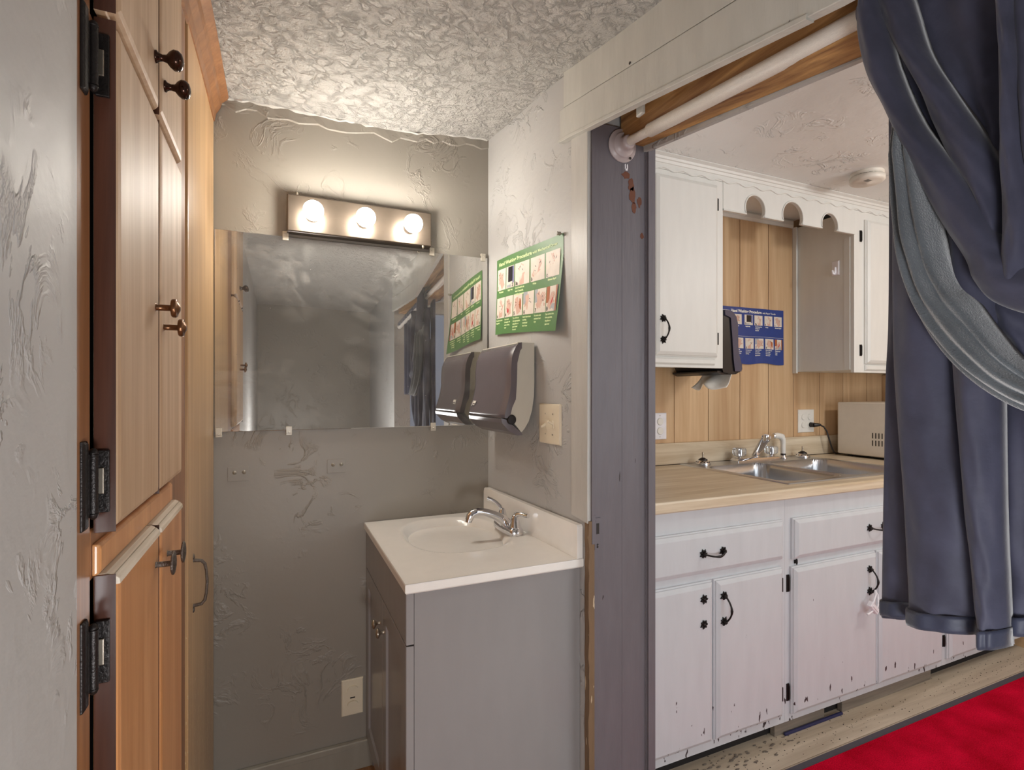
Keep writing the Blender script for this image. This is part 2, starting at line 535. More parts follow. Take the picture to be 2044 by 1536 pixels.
# header boards: two planks, the lower one proud, with a chipped notch
def plank(zlo, zhi, t0, t1, y0, y1, n=24):
    R = []
    for i in range(n + 1):
        y = y0 + (y1 - y0) * i / n
        x = XW(y)
        R.append([(x - t1, y, zlo(y)), (x - t0, y, zlo(y)), (x - t0, y, zhi(y)), (x - t1, y, zhi(y))])
    return R
def mid(y): return interp(y, [(-.45, 1.975), (.2, 1.94), (.5, 1.934), (1.29, 2.052)])
b = MB(); b.rings(plank(lambda y: mid(y) + .0022, lambda y: ceil_z(XW(y), y) + .02, -.002, .014, -.37, 1.285), smooth=False)
struct(b.build('trim_3', 'header_paint', bevel=.0015))
b = MB(); b.rings(plank(lambda y: hz(y) + .004 * (sin(y * 31) > .92), lambda y: mid(y) - .0012, -.002, .017, -.37, 1.300, 60), smooth=False)
struct(b.build('trim_4', 'header_paint', bevel=.0015))
b = MB(); b.rings(plank(lambda y: hz(y) - .0045, lambda y: hz(y) + .0045, .002, .0205, .565, 1.302, 12), smooth=False)
struct(b.build('trim_5', 'header_paint', bevel=.001))

# raw timbers of the header, seen from below
b = MB()
def beam(xa, xb, dz, h, y0=-.37, y1=1.178):
    R = []
    for i in range(13):
        y = y0 + (y1 - y0) * i / 12
        z = hz(y) + dz
        xl = max(xa, XW(y) + .013)
        R.append([(xl, y, z), (xb, y, z), (xb, y, z + h), (xl, y, z + h)])
    b.rings(R, smooth=False)
beam(.760, .838, .055, .10)
beam(.842, .917, -.012, .14)
struct(b.build('trim_6', 'raw_timber', bevel=.004))
b = MB(); b.box(.79, .80, 1.02, 1.045, 1.925, 1.99)
struct(b.build('trim_7', 'header_paint', bevel=.003))
# screw holes in the header board
b = MB()
for y, z, r in ((.998, 2.017, .0035), (1.26, 2.02, .0012), (1.24, 2.01, .0012), (1.25, 1.985, .001), (1.22, 1.99, .001)):
    b.lathe([(0, r), (.0006, r)], (XW(y) - .0145, y, z), (-1, 0, 0), 10)
struct(b.build('trim_8', 'slot_dark'))

# casing strip beside the doorway, cut off low down, raw wood below it
b = MB()
b.hexa([(XW(1.262) - .005, 1.262, .925), (XW(1.262) + .01, 1.262, .925), (XW(1.18) + .01, 1.18, .918), (XW(1.18) - .007, 1.18, .918)],
       [(XW(1.262) - .005, 1.262, 1.985), (XW(1.262) + .01, 1.262, 1.985), (XW(1.18) + .01, 1.18, 1.97), (XW(1.18) - .007, 1.18, 1.97)])
struct(b.build('trim_9', 'casing_paint', bevel=.002))
b = MB()
R = []
random.seed(9)
for i in range(40):
    z = .925 * i / 39
    e = random.uniform(-.002, .002)
    R.append([(.741 + e, 1.176 + abs(e), z), (.756, 1.174, z), (.756, 1.197, z), (.741 + e * .5, 1.197, z)])
b.rings(R, smooth=False)
struct(b.build('trim_10', 'raw_edge'))
# jamb: two painted boards, a stop and an edge bead, strike plate
b = MB()
b.box(.750, .9285, 1.1795, 1.197, 0, 1.972)
b.box(.748, .7565, 1.1735, 1.181, .925, 1.972)
b.box(.9265, .950, 1.169, 1.200, 0, 1.955)
b.box(.9225, .9275, 1.1765, 1.181, 0, 1.955)
b.box(.846, .8475, 1.1788, 1.18, 0, 1.93)
o = b.build('trim_11', 'jamb_paint', bevel=.0015); struct(o)
b = MB()
rs = random.Random(3)
def flake(cx, cz, w_, h_, n=14):
    P = []
    for k in range(n):
        a = 2 * pi * k / n; q = rs.uniform(.65, 1.1)
        P.append((cx + cos(a) * w_ * q * 1.2, cz + sin(a) * h_ * q * 1.15))
    b.prism(P, lambda u, v, d: (u, 1.1793 - d, v), 0, .0006)
flake(.859, 1.848, .013, .009); flake(.876, 1.823, .009, .017); flake(.880, 1.795, .0085, .022); flake(.886, 1.765, .007, .014); flake(.903, 1.781, .0065, .013); flake(.912, 1.69, .006, .007)
o = b.build('trim_12', 'chip_brown'); struct(o)
b = MB(); flake(.857, 1.871, .0018, .008); flake(.864, 1.871, .0018, .007); flake(.8605, 1.863, .004, .003)
o = b.build('trim_16', 'lock_white'); struct(o)
b = MB(); b.mat('jamb_paint')
b.box(.7585, .776, 1.176, 1.180, .848, .932); b.box(.749, .759, 1.174, 1.178, .865, .94)
b.mat('slot_dark'); b.box(.763, .7715, 1.1754, 1.177, .890, .918)
for z in (.862, .856): b.lathe([(0, .003), (.0012, .002)], (.767, 1.176, z), (0, -1, 0), 10)
o = tag(b.build('strike_plate', None), 'painted-over metal strike plate screwed to the dark doorway jamb', 'strike plate')

# rear and left walls of the small room
b = MB(); b.box(-.3, .93, -2.05, -1.96, 0, 2.27)
struct(b.build('wall_rear', 'wall_grey'))
b = MB(); b.box(-.30, -.180, -2.0, .648, 0, 2.27)
struct(b.build('wall_left', 'wall_light', bevel=.003))
b = MB(); b.box(-.9, -.80, .6, 1.93, 0, 2.27); b.box(-.85, -.3, .60, .648, 0, 2.27)
struct(b.build('wall_left', 'wall_room'))
# baseboard on the back wall
b = MB()
b.box(-.178, .80, 1.824, 1.842, 0, .088); b.slab(lambda u, v, d: (u, 1.826 - d, v), -.178, .80, .072, .093, [(0, -.012), (0, .002), (.003, .005)])
struct(b.build('baseboard_back', 'baseboard_paint', bevel=.002))

# kitchen shell
b = MB()
ed = [.90, 1.11, 1.32, 1.53, 1.738, 1.952, 2.164, 2.367, 2.555, 2.765, 2.964, 3.175, 3.33, 3.45]
for a, c in zip(ed, ed[1:]): b.box(a + .0018, c - .0018, 2.0, 2.012, .5, 2.2)
struct(b.build('wall_kitchen', 'panelling', bevel=.0015))
b = MB(); b.box(.80, 3.5, 2.008, 2.08, 0, 2.25)
struct(b.build('wall_kitchen', 'groove_dark'))
b = MB(); b.box(3.36, 3.46, -1.8, 2.05, 0, 2.2)
struct(b.build('wall_kitchen_side', 'panelling'))
b = MB(); b.box(3.315, 3.36, 1.955, 2.0, .92, 1.36)
struct(b.build('trim_13', 'panelling', bevel=.003))
# window wall behind the camera: sill wall, head and piers round an opening
b = MB()
b.box(.87, 3.5, -1.85, -1.75, 0, .62); b.box(.87, 3.5, -1.85, -1.75, 2.08, 2.2); b.box(.87, 1.15, -1.85, -1.75, .62, 2.08); b.box(3.25, 3.5, -1.85, -1.75, .62, 2.08)
struct(b.build('wall_window', 'wall_room'))
b = MB(); b.box(.88, .93, 1.84, 2.02, 0, 2.2)
struct(b.build('wall_kitchen_left', 'wall_room'))

# ================================================================ CLOSET
cl = thing('built_in_closet', 'wood-panelled built-in closet with paired doors beside the mirror', 'closet', (-.182, 1.2, 0))
FX = -.182
def cf(y, z, d): return (FX + d, y, z)
b = MB()
b.box(-.79, FX - .012, .66, .68, 0, 2.14)                                # carcass side
b.mat('closet_frame')
b.box(FX - .018, FX, .648, .694, 0, 2.14)                                # near stile
b.box(FX - .018, FX, 1.128, 1.318, 0, 2.10)                              # far stile
b.box(FX - .018, FX - .0005, .694, 1.128, 1.062, 1.118)                  # rails
b.box(FX - .018, FX - .0005, .694, 1.128, 1.648, 1.668)
b.mat('dark_void'); b.box(FX - .05, FX - .019, .66, 1.835, 0, 2.14)
b.build('frame', None, cl, bevel=.003)
# drooped, worn strip of the rail above the lower doors
b = MB(); b.slab(cf, .700, 1.128, 1.066, 1.100, [(0, 0), (0, .004), (.004, .007)])
b.build('rail', 'closet_wood_low', cl, bevel=.002)
STEPS = [(0, 0.0005), (0, .010), (.002, .0115), (.004, .0165), (.007, .0205), (.013, .022)]
def closet_door(y0, y1, z0, z1, m, hy=None, hz_=(), side=-1):
    b = MB(); b.mat(m); b.slab(cf, y0, y1, z0, z1, STEPS)
    b.mat('closet_edge')
    if side < 0: b.box(FX + .0008, FX + .0205, y0 - .0012, y0 - .0002, z0, z1)
    return b.build('door', None, cl, bevel=.001)
def hinge(parent, y, z, h=.076):
    b = MB(); b.mat('black_iron')
    b.slab(lambda u, v, d: (FX + d, u, v), y - .042, y - .026, z - h * .6, z + h * .6, [(0, .0002), (0, .002), (.003, .004)])
    b.tube([(FX + .0055, y - .020, z - h * .4), (FX + .0055, y - .020, z + h * .4)], .0045, 10)
    b.box(FX + .0005, FX + .004, y - .028, y - .002, z - h * .42, z + h * .42)
    b.lathe([(0, .002), (.002, .005), (.006, .0035), (.008, .001)], (FX + .0055, y - .020, z + h * .4 - .001), (0, 0, 1), 10)
    b.lathe([(0, .002), (.002, .005), (.006, .0035), (.008, .001)], (FX + .0055, y - .020, z - h * .4 + .001), (0, 0, -1), 10)
    b.box(FX + .003, FX + .0155, y - .0060, y - .0015, z - h * .44, z + h * .44)
    b.mat('brushed_nickel'); b.box(FX + .004, FX + .0115, y - .0085, y - .006, z - .013, z + .015)
    o = b.build('hinge', None, parent, bevel=.0008)
UP = (1.676, 2.06); MD = (1.112, 1.668); LW = (.10, 1.066)
for (z0, z1), m, hzz in ((UP, 'closet_wood', ()), (MD, 'closet_wood', (1.615, 1.168)), (LW, 'closet_wood_low', (.985, .25))):
    d1 = closet_door(.702, .929, z0, z1, m)
    d2 = closet_door(.932, 1.130, z0, z1, m)
    for h in hzz: hinge(d1, .702, h)
    if z0 == UP[0]: u1, u2 = d1, d2
    elif z0 == MD[0]: m1, m2 = d1, d2
    else: l1, l2 = d1, d2
hinge(u1, .702, 1.98)
# worn pale top edges of the two lower doors
for d, y0, y1 in ((l1, .703, .928), (l2, .933, 1.129)):
    b = MB()
    b.box(FX + .0005, FX + .0115, y0, y1, 1.0655, 1.0672)
    b.hexa([(FX + .0105, y0, 1.0600), (FX + .0175, y0 + .002, 1.0580), (FX + .0175, y1 - .002, 1.0580), (FX + .0105, y1, 1.0600)],
           [(FX + .0105, y0, 1.0675), (FX + .0168, y0 + .002, 1.0645), (FX + .0168, y1 - .002, 1.0645), (FX + .0105, y1, 1.0675)])
    b.hexa([(FX + .0168, y0 + .002, 1.0530), (FX + .0232, y0 + .004, 1.0530), (FX + .0232, y1 - .004, 1.0530), (FX + .0168, y1 - .002, 1.0530)],
           [(FX + .0176, y0 + .002, 1.0640), (FX + .0226, y0 + .004, 1.0590), (FX + .0226, y1 - .004, 1.0590), (FX + .0176, y1 - .002, 1.0640)])
    o = b.build('top_edge', 'worn_edge', d, bevel=.0006); o['label'] = 'pale worn top edge'
KX = FX + .022
def knob(parent, y, z, m, prof, label=None):
    b = MB(); b.lathe(prof, (KX, y, z), (1, 0, 0), 24)
    o = b.build('knob', m, parent)
    if label: o['label'] = label
ball = [(0, .0085), (.002, .0088), (.004, .006), (.009, .0045), (.014, .0055), (.018, .0105), (.023, .014), (.029, .0135), (.033, .010), (.035, .004), (.0352, .0005)]
knob(u1, .895, 1.742, 'dark_bronze', ball, 'dark glossy knob')
knob(u2, .962, 1.735, 'dark_bronze', ball, 'dark glossy knob')
disc = [(0, .006), (.001, .0045), (.019, .0045), (.0192, .0125), (.021, .0135), (.0245, .0135), (.0262, .0122), (.0258, .0105), (.0268, .009), (.0285, .006), (.030, .0035), (.0302, .0005)]
knob(m1, .900, 1.385, 'antique_brass', disc, 'brass knob on a long stem')
knob(m2, .958, 1.363, 'antique_brass', disc, 'brass knob on a long stem')
plate = [(0, .005), (.001, .004), (.0195, .004), (.0196, .014), (.0205, .0165), (.0225, .0165), (.0235, .0145), (.023, .012), (.0245, .009), (.0235, .006), (.025, .003), (.0252, .0004)]
knob(l1, .898, 1.016, 'pewter', plate, 'pewter disc knob with raised pattern')
knob(l2, .985, 1.008, 'pewter', plate, 'pewter disc knob with raised pattern')
# tall narrow door at the far end with a bar handle
b = MB(); b.box(FX - .014, FX + .003, 1.338, 1.836, .02, 2.135)
td = b.build('tall_door', 'closet_wood_tall', cl, bevel=.002)
b = MB()
HZ = lambda q: .822 + (q - .868) * 1.16
b.tube([(FX + .003, 1.412, HZ(.913)), (FX + .006, 1.412, HZ(.913)), (FX + .020, 1.412, HZ(.911)), (FX + .0265, 1.412, HZ(.904)), (FX + .0295, 1.412, HZ(.89)), (FX + .031, 1.412, HZ(.868)), (FX + .0295, 1.412, HZ(.846)), (FX + .0265, 1.412, HZ(.832)), (FX + .020, 1.412, HZ(.825)), (FX + .003, 1.412, HZ(.823))],
       [.0042, .0042, .0038, .0036, .0030, .0032, .0030, .0036, .0038, .0042], 12)
for z in (.883, .761): b.lathe([(0, .007), (.0015, .007), (.003, .004)], (FX + .003, 1.412, z), (1, 0, 0), 14)
o = b.build('handle', 'pewter', td); o['label'] = 'dark metal bar pull'
# crown moulding where closet meets ceiling
b = MB()
P = [(0, -.085), (.006, -.083), (.010, -.06), (.022, -.04), (.026, -.024), (.044, -.008), (.044, .01), (0, .01)]
R = []
for i in range(13):
    y = .66 + 1.175 * i / 12
    z = ceil_z(-.17, y) + .004
    R.append([(FX + u, y, z + v) for u, v in P])
b.rings(R, smooth=False)
b.build('crown_moulding', 'closet_frame', cl)

# ================================================================ MIRROR, LAMP
b = MB(); b.mat('dark_void'); b.box(-.176, .712, 1.8345, 1.8395, 1.140, 1.7575)
b.mat('mirror_glass'); b.slab(lambda u, v, d: (u, 1.8345 - d, v), -.176, .712, 1.140, 1.7575, [(0, 0), (0, .0012), (.001, .0018)])
mi = tag(b.build('wall_mirror', None), 'wide frameless wall mirror, smudged, clipped to the grey back wall', 'mirror')
for x, z, up in ((.022, 1.7575, 1), (.5, 1.7575, 1), (.695, 1.7575, 1), (.032, 1.140, -1), (.505, 1.140, -1), (-.165, 1.140, -1)):
    b = MB()
    b.box(x - .009, x + .009, 1.8285, 1.8325, z - .012, z + .012)
    b.box(x - .009, x + .009, 1.8285, 1.8400, z + up * .012 - .004, z + up * .012 + .004)
    b.lathe([(0, .003), (.0015, .002)], (x, 1.8285, z + up * .006), (0, -1, 0), 10)
    b.build('clip', 'clip_plastic', mi, bevel=.0015)
fx = thing('vanity_light', 'metal bar lamp with three lit globe bulbs above the mirror', 'lamp', (.259, 1.84, 1.77))
b = MB()
b.slab(lambda u, v, d: (u, 1.8395 - d, v), .026, .489, 1.768, 1.884, [(0, 0), (0, .040), (.002, .043), (.0035, .0435)])
b.build('back_plate', 'lamp_plate', fx, bevel=.0006)
for x, z in ((.055, 1.884), (.46, 1.768)):
    b = MB(); b.lathe([(0, .004), (.006, .004), (.009, .002)], (x, 1.80, z), (0, 0, 1 if z > 1.8 else -1), 12)
    b.build('screw', 'brushed_nickel', fx)
for i, x in enumerate((.100, .258, .412)):
    b = MB()
    b.lathe([(0, .021), (.003, .0215), (.012, .0185), (.024, .0175), (.0245, .016)], (x, 1.796, 1.822), (0, -1, 0), 24)
    s_ = b.build('socket', 'chrome', fx)
    b = MB()
    pr = [(0, .013), (.004, .014)] + [(.034 - .0305 * cos(t) , max(.0004, .0305 * sin(t))) for t in [pi * k / 14 for k in range(3, 15)]]
    b.lathe(pr, (x, 1.774, 1.822), (0, -1, 0), 28)
    b.build('bulb', 'bulb_glow', s_)

# ================================================================ THINGS ON THE BACK WALL
for i, (x, z, lab) in enumerate(((-.1125, 1.008, 'left clear adhesive hook plate stuck under the mirror near the closet'), (.177, 1.016, 'right clear adhesive hook plate stuck under the mirror middle'))):
    b = MB(); b.mat('wall_grey'); b.slab(lambda u, v, d: (u, 1.8398 - d, v), x - .029, x + .029, z - .0225, z + .0225, [(0, 0), (0, .0012), (.001, .0016)])
    h = tag(b.build('adhesive_plate', None), lab, 'wall plate', 'clear adhesive plates under the mirror')
    for k in (-1, 1):
        b = MB(); b.lathe([(0, .006), (.0015, .006), (.002, .0035), (.0035, .003), (.004, .0005)], (x + .003 + k * .013, 1.8382, z + .005), (0, -1, 0), 14)
        b.build('screw', 'strip_clear', h)
def outlet(name, fn, w_, h_, label, cat, covers, m):
    b = MB(); b.mat(m); b.slab(fn, -w_ / 2, w_ / 2, -h_ / 2, h_ / 2, [(0, 0), (0, .003), (.003, .006)])
    o = tag(b.build(name, None), label, cat)
    return o
ox, oz = .2285, .240
fo = lambda u, v, d: (ox + u, 1.8398 - d, oz + v)
o = outlet('wall_outlet', fo, .070, .120, 'ivory wall outlet with child-proof covers, low beside the vanity', 'outlet', 2, 'switch_ivory')
for dz in (.024, -.026):
    b = MB()
    b.prism([(.018 * cos(a) , dz + .0165 * sin(a) * (1 if abs(sin(a)) < .8 else .92)) for a in [2 * pi * k / 24 for k in range(24)]], fo, .005, .011)
    b.build('safety_cover', 'switch_ivory', o, bevel=.0015)
b = MB(); b.box(ox - .008, ox + .008, 1.8330, 1.8345, oz - .003, oz + .001)
b.build('slot', 'slot_dark', o)

# double toggle switch on the doorway wall
def fw(yc, zc, off=0.0):
    return lambda u, v, d: (XW(yc - u) - off - d, yc - u, zc + v)
fs = fw(1.379, 1.168)
b = MB(); b.mat('switch_ivory'); b.slab(fs, -.060, .060, -.059, .059, [(0, 0), (0, .003), (.003, .0065)])
o = tag(b.build('light_switch', None), 'ivory double toggle light switch plate beside the doorway', 'light switch')
for u, up in ((-.022, -1), (.022, 1)):
    b = MB()
    b.box(XW(1.379) - .0075, XW(1.379) - .005, 1.379 - u - .005, 1.379 - u + .005, 1.156, 1.180)
    b.build('slot', 'switch_ivory', o, bevel=.001)
    b = MB()
    z = 1.168
    b.tube([(XW(1.379) - .004, 1.379 - u, z), (XW(1.379) - .014, 1.379 - u, z + up * .006), (XW(1.379) - .022, 1.379 - u, z + up * .010)], [.0045, .004, .0036], 8)
    b.build('toggle', 'switch_ivory', o)
    for dz in (-.03, .03):
        b = MB(); b.lathe([(0, .003), (.0012, .002)], (XW(1.379) - .0065, 1.379 - u, z + dz), (-1, 0, 0), 10)
        b.build('screw', 'brushed_nickel', o)

# ================================================================ TOWEL DISPENSERS
def dispenser(name, label, group, fn, width, prof, back, top, body_m, side_m, text_side):
    """prof: outline of the cover (depth, height) from top back, over the front, to bottom back"""
    root = thing(name, label, 'dispenser', fn(0, top, 0), group)
    b = MB(); b.mat(side_m)
    b.prism(back, lambda p, q, d: fn(d, q, p), -width / 2 + .006, width / 2 - .006)
    b.build('housing', side_m, root, bevel=.003)
    # cover: swept profile with rounded shoulders
    b = MB(); b.smooth = True
    n = len(prof)
    nu = 24
    inner = [(max(.002, p - .010), q) for p, q in prof]
    R = []
    for i in range(nu + 1):
        t = -1 + 2 * i / nu
        e = max(0, (abs(t) - .82) / .18)
        sh = 1 - .35 * (1 - math.sqrt(max(0, 1 - e * e)))
        cx = .05
        R.append([fn(t * width / 2, top + (q - top) if False else q - (1 - sh) * .03 * (1 if q > 1.3 and False else 0), cx + (p - cx) * (1 - (1 - sh) * .55)) for p, q in prof])
    b.rings(R, True, True)
    cv = b.build('cover', body_m, root)
    return root, cv

PR = [(.045, 1.414), (.059, 1.4105), (.070, 1.400), (.079, 1.385), (.0865, 1.365), (.090, 1.33), (.090, 1.29), (.094, 1.262), (.101, 1.236), (.109, 1.212), (.1145, 1.196), (.1145, 1.183), (.095, 1.183), (.085, 1.215), (.070, 1.24), (.066, 1.29), (.064, 1.35), (.052, 1.388), (.045, 1.395)]
BK = [(.001, 1.414), (.057, 1.414), (.062, 1.40), (.068, 1.38), (.076, 1.35), (.077, 1.29), (.083, 1.255), (.090, 1.225), (.092, 1.205), (.083, 1.183), (.066, 1.163), (.045, 1.138), (.034, 1.150), (.020, 1.172), (.009, 1.205), (.002, 1.25), (.001, 1.29)]
yc = 1.618; W = .312
fd = lambda u, v, d: (XW(yc) - d, yc - u, v)
root, cv = dispenser('paper_towel_dispenser', 'smoky grey paper towel dispenser under the green poster', None, fd, W, PR, BK, 1.13, 'dispenser_smoke', 'dispenser_grey', 1)
b = MB(); b.prism([(.045, 1.137), (.095, 1.178), (.113, 1.183), (.110, 1.168), (.085, 1.142), (.060, 1.129), (.042, 1.130)], lambda p, q, d: fd(d, q, p), -W / 2 + .01, W / 2 - .004)
b.build('chute', 'dispenser_smoke', root, bevel=.003)
b = MB()
b.lathe([(-.004, .015), (.004, .015), (.006, .012)], fd(W / 2 - .004, 1.178, .080), (0, -1, 0), 20)
b.build('feed_wheel', 'dispenser_black', root)
b = MB(); b.prism([(.075, 1.150), (.104, 1.176), (.107, 1.171), (.080, 1.147)], lambda p, q, d: fd(d, q, p + .003), -.055, .030)
b.build('tear_slot', 'brushed_nickel', root, bevel=.001)
b = MB()
fl = lambda u, v, d: (XW(yc) - .1032 - (1.236 - v) * .32 - d, yc - u, v)
put_text(b, 'enMotion', fl, -.118, 1.2285, .0085, .0012, .02, width=.034) if False else None
b.mat('print_white')
# small white maker's mark: a slanted bar and two short lines of print
b.prism([(-.122, 1.214), (-.118, 1.232), (-.114, 1.232), (-.119, 1.214)], fl, .0004, .0012)
b.prism([(-.112, 1.2225), (-.110, 1.2315), (-.088, 1.2315), (-.090, 1.2225)], fl, .0004, .0012)
b.prism([(-.112, 1.2165), (-.111, 1.2195), (-.094, 1.2195), (-.095, 1.2165)], fl, .0004, .0012)
b.build('maker_mark', 'print_white', cv)

PR2 = [(.03, 1.612), (.060, 1.612), (.090, 1.604), (.110, 1.585), (.120, 1.558), (.1225, 1.50), (.1235, 1.455), (.132, 1.42), (.146, 1.385), (.150, 1.362), (.144, 1.350), (.10, 1.350), (.09, 1.40), (.08, 1.50), (.07, 1.58), (.03, 1.59)]
BK2 = [(.001, 1.612), (.08, 1.605), (.10, 1.57), (.10, 1.46), (.11, 1.40), (.118, 1.36), (.086, 1.336), (.03, 1.345), (.004, 1.40)]
f2 = lambda u, v, d: (1.712 + d, 1.842 + u, v)
root2, cv2 = dispenser('paper_towel_dispenser', 'dark glossy paper towel dispenser on the side of the white kitchen cabinet', None, f2, .30, PR2, BK2, 1.34, 'dispenser_blue', 'dispenser_black', 1)
b = MB(); b.prism([(.004, 1.352), (.142, 1.352), (.110, 1.338), (.03, 1.334), (.004, 1.345)], lambda p, q, d: f2(d, q, p), -.135, .145)
b.build('chute', 'dispenser_black', root2, bevel=.003)
# towel hanging out of it
b = MB(); b.smooth = True
def tw(u, v):
    y = 1.70 + .17 * u
    s = 1 - v
    return (1.795 - .055 * v + .02 * sin(u * 7 + v * 2) * v - .012 * v * v, y + .03 * v * (u - .5), 1.343 - .062 * v * (1 + .18 * sin(u * 9)) + .004 * sin(u * 14) * v)
b.grid(tw, 24, 10)
tag(b.build('paper_towel', 'tissue', solid=.0015), 'crumpled white paper towel hanging out of the dark dispenser', 'paper towel')

# ================================================================ POSTERS
def blob(mb, fn, cx, cy, rx, ry, d, rot=0, n=12, seed=0):
    r = random.Random(seed); P = []
    for k in range(n):
        a = 2 * pi * k / n; q = r.uniform(.75, 1.1)
        x, y = cos(a) * rx * q, sin(a) * ry * q
        P.append((cx + x * cos(rot) - y * sin(rot), cy + x * sin(rot) + y * cos(rot)))
    o = [fn(x, y, d) for x, y in P]
    mb.add(o, [tuple(range(n))], False)
def hand(mb, fn, cx, cy, s, rot, d, m='photo_skin', seed=0):
    """a small printed hand: palm, four fingers and a thumb"""
    mb.mat(m)
    def R(x, y): return (cx + (x * cos(rot) - y * sin(rot)) * s, cy + (x * sin(rot) + y * cos(rot)) * s)
    P = [(-.5, -1.0), (.35, -1.0), (.42, -.2), (.85, .25), (.72, .42), (.35, .2), (.38, .85), (.22, .88), (.18, .3), (.12, 1.0), (-.05, 1.0), (-.06, .3), (-.15, .92), (-.3, .9), (-.28, .25), (-.4, .7), (-.52, .66), (-.5, -.1)]
    mb.add([fn(*R(x, y), d) for x, y in P], [tuple(range(len(P)))], False)
def panel_pic(mb, fn, x0, x1, y0, y1, kind, seed):
    mb.mat('photo_cream'); mb.add([fn(x0, y0, .0004), fn(x1, y0, .0004), fn(x1, y1, .0004), fn(x0, y1, .0004)], [(0, 1, 2, 3)], False)
    r = random.Random(seed); w_ = x1 - x0; h_ = y1 - y0; cx = (x0 + x1) / 2; cy = (y0 + y1) / 2
    def rect(a, c, e, g, m, d=.0007):
        mb.mat(m); mb.add([fn(x0 + a * w_, y0 + e * h_, d), fn(x0 + c * w_, y0 + e * h_, d), fn(x0 + c * w_, y0 + g * h_, d), fn(x0 + a * w_, y0 + g * h_, d)], [(0, 1, 2, 3)], False)
    if kind == 'soap':
        rect(.25, .8, .28, .97, 'photo_dark'); rect(.82, .95, .2, .97, 'blue_print'); rect(.1, .6, .03, .15, 'photo_grey')
    elif kind == 'door':
        rect(0, .28, .35, 1, 'photo_brown'); rect(.8, .9, 0, 1, 'photo_brown'); rect(.92, 1, 0, 1, 'photo_dark'); rect(.4, .78, 0, .3, 'photo_grey')
        hand(mb, fn, cx - .05 * w_, cy - .05 * h_, w_ * .35, -.6, .0009, 'photo_skin'); 
        mb.mat('photo_red'); blob(mb, fn, cx, cy - .1 * h_, w_ * .05, h_ * .2, .0011, -.6, seed=seed)
    else:
        hand(mb, fn, cx + r.uniform(-.05, .1) * w_, cy - .02 * h_, min(w_, h_) * .46, r.uniform(-.9, .9), .0007)
        hand(mb, fn, cx - .1 * w_, cy + .02 * h_, min(w_, h_) * .36, r.uniform(1.8, 4.2), .0009, 'photo_cream' if kind == 'pale' else 'photo_skin')
        mb.mat('ink_black')
        for k in range(3):
            blob(mb, fn, cx + r.uniform(-.25, .25) * w_, cy + r.uniform(-.1, .3) * h_, w_ * .06, h_ * .018, .0011, r.uniform(-1, 1), 6, seed + k)
        if kind == 'red':
            mb.mat('photo_red'); blob(mb, fn, cx - .1 * w_, cy - .2 * h_, w_ * .13, h_ * .12, .0012, .3, 10, seed)
        if kind == 'tap':
            rect(0, .4, .45, 1, 'photo_grey')
        if kind == 'arm':
            mb.mat('photo_brown'); blob(mb, fn, cx + .28 * w_, cy, w_ * .12, h_ * .28, .0012, .1, 10, seed)

def caption(mb, fn, x, y, lines, size, m, step, width=None):
    mb.mat(m)
    for i, ln in enumerate(lines):
        put_text(mb, ln, fn, x, y - i * step, size * 1.06, .0008, .05)

# green poster, curling off the wall at its lower near corner
PW, PH = .451, .266
def gp(u, v, d):
    s, t = u / PW, v / PH
    y = 1.757 - u * (.9995) 
    z = 1.466 + v - .020 * s + .006 * s * (1 - t) * 2 * -1 + .004 * sin(s * 3.1) * (1 - t)
    curl = .020 * max(0, s - .55) ** 1.5 * max(0, 1 - t * 1.3) * 3.2 + .007 * (1 - t) * (1 - t) + .003 * sin(s * 6.3) * (1 - t * .5) + .004 * max(0, t - .85) * 6 * sin(s * 3.14)
    return (XW(y) - .0015 - max(0, curl) - d, y, z)
b = MB(); b.mat('green_print')
b.grid(lambda s, t: gp(s * PW, t * PH, 0), 36, 24)
b.mat('cream_print')
put_text(b, 'Hand Washing Procedure', gp, .020, .2405, .0165, .0008, .04, width=.245)
put_text(b, 'with Mechanical Dryer', gp, .270, .2405, .012, .0008, .025, width=.150)
row1 = [(.010, .078, 'skin', '1', ['Wet hands']), (.083, .143, 'soap', '2', ['Apply soap']), (.150, .247, 'pale', '3a', ['Scrub hands for at', 'least 15 seconds,', 'including between']), (.256, .345, 'pale', 'b', ['Wrists']), (.353, .436, 'pale', 'c', ['Between fingers'])]
for i, (a, c, k, num, cap) in enumerate(row1):
    panel_pic(b, gp, a, c, .155, .229, k, i + 1)
    b.mat('ink_black'); put_text(b, num, gp, a + (.004 if num != '2' else .045), .158, .017, .0014, .02)
    caption(b, gp, a + .014 if len(cap) == 1 else a + .003, .1455, cap, .0078, 'cream_print', .0105)
row2 = [(.008, .074, 'pale', 'd', ['Beneath and under', 'fingernails']), (.079, .138, 'red', '4', ['Rinse hands', 'thoroughly with', 'warm, running', 'water']), (.143, .205, 'arm', '5', ['Turn off faucet,', 'when appropriate', 'using elbow or', 'paper towel', 'if needed']), (.211, .280, 'tap', '6', ['Insert dryer hands', 'touching', 'mechanical', 'hand dryer']), (.285, .360, 'tap', '7', ['Dry hands under', 'mechanical hand', 'dryer']), (.364, .441, 'door', '8', ['Open restroom door,', 'when appropriate,', 'using elbow or', 'paper towel'])]
for i, (a, c, k, num, cap) in enumerate(row2):
    panel_pic(b, gp, a, c, .056, .128, k, i + 11)
    b.mat('ink_black'); put_text(b, num, gp, a + .004, .059, .017, .0014, .02)
    caption(b, gp, a, .0465, cap, .0066, 'cream_print', .0094)
po = tag(b.build('poster', None, solid=0), 'green hand washing poster with photo panels above the towel dispenser', 'poster')
b = MB(); b.lathe([(0, .002), (.004, .002), (.005, .0055), (.011, .0045), (.014, .0055), (.016, .004)], (XW(1.314) - .003, 1.314, 1.711), (-1, 0, 0), 14)
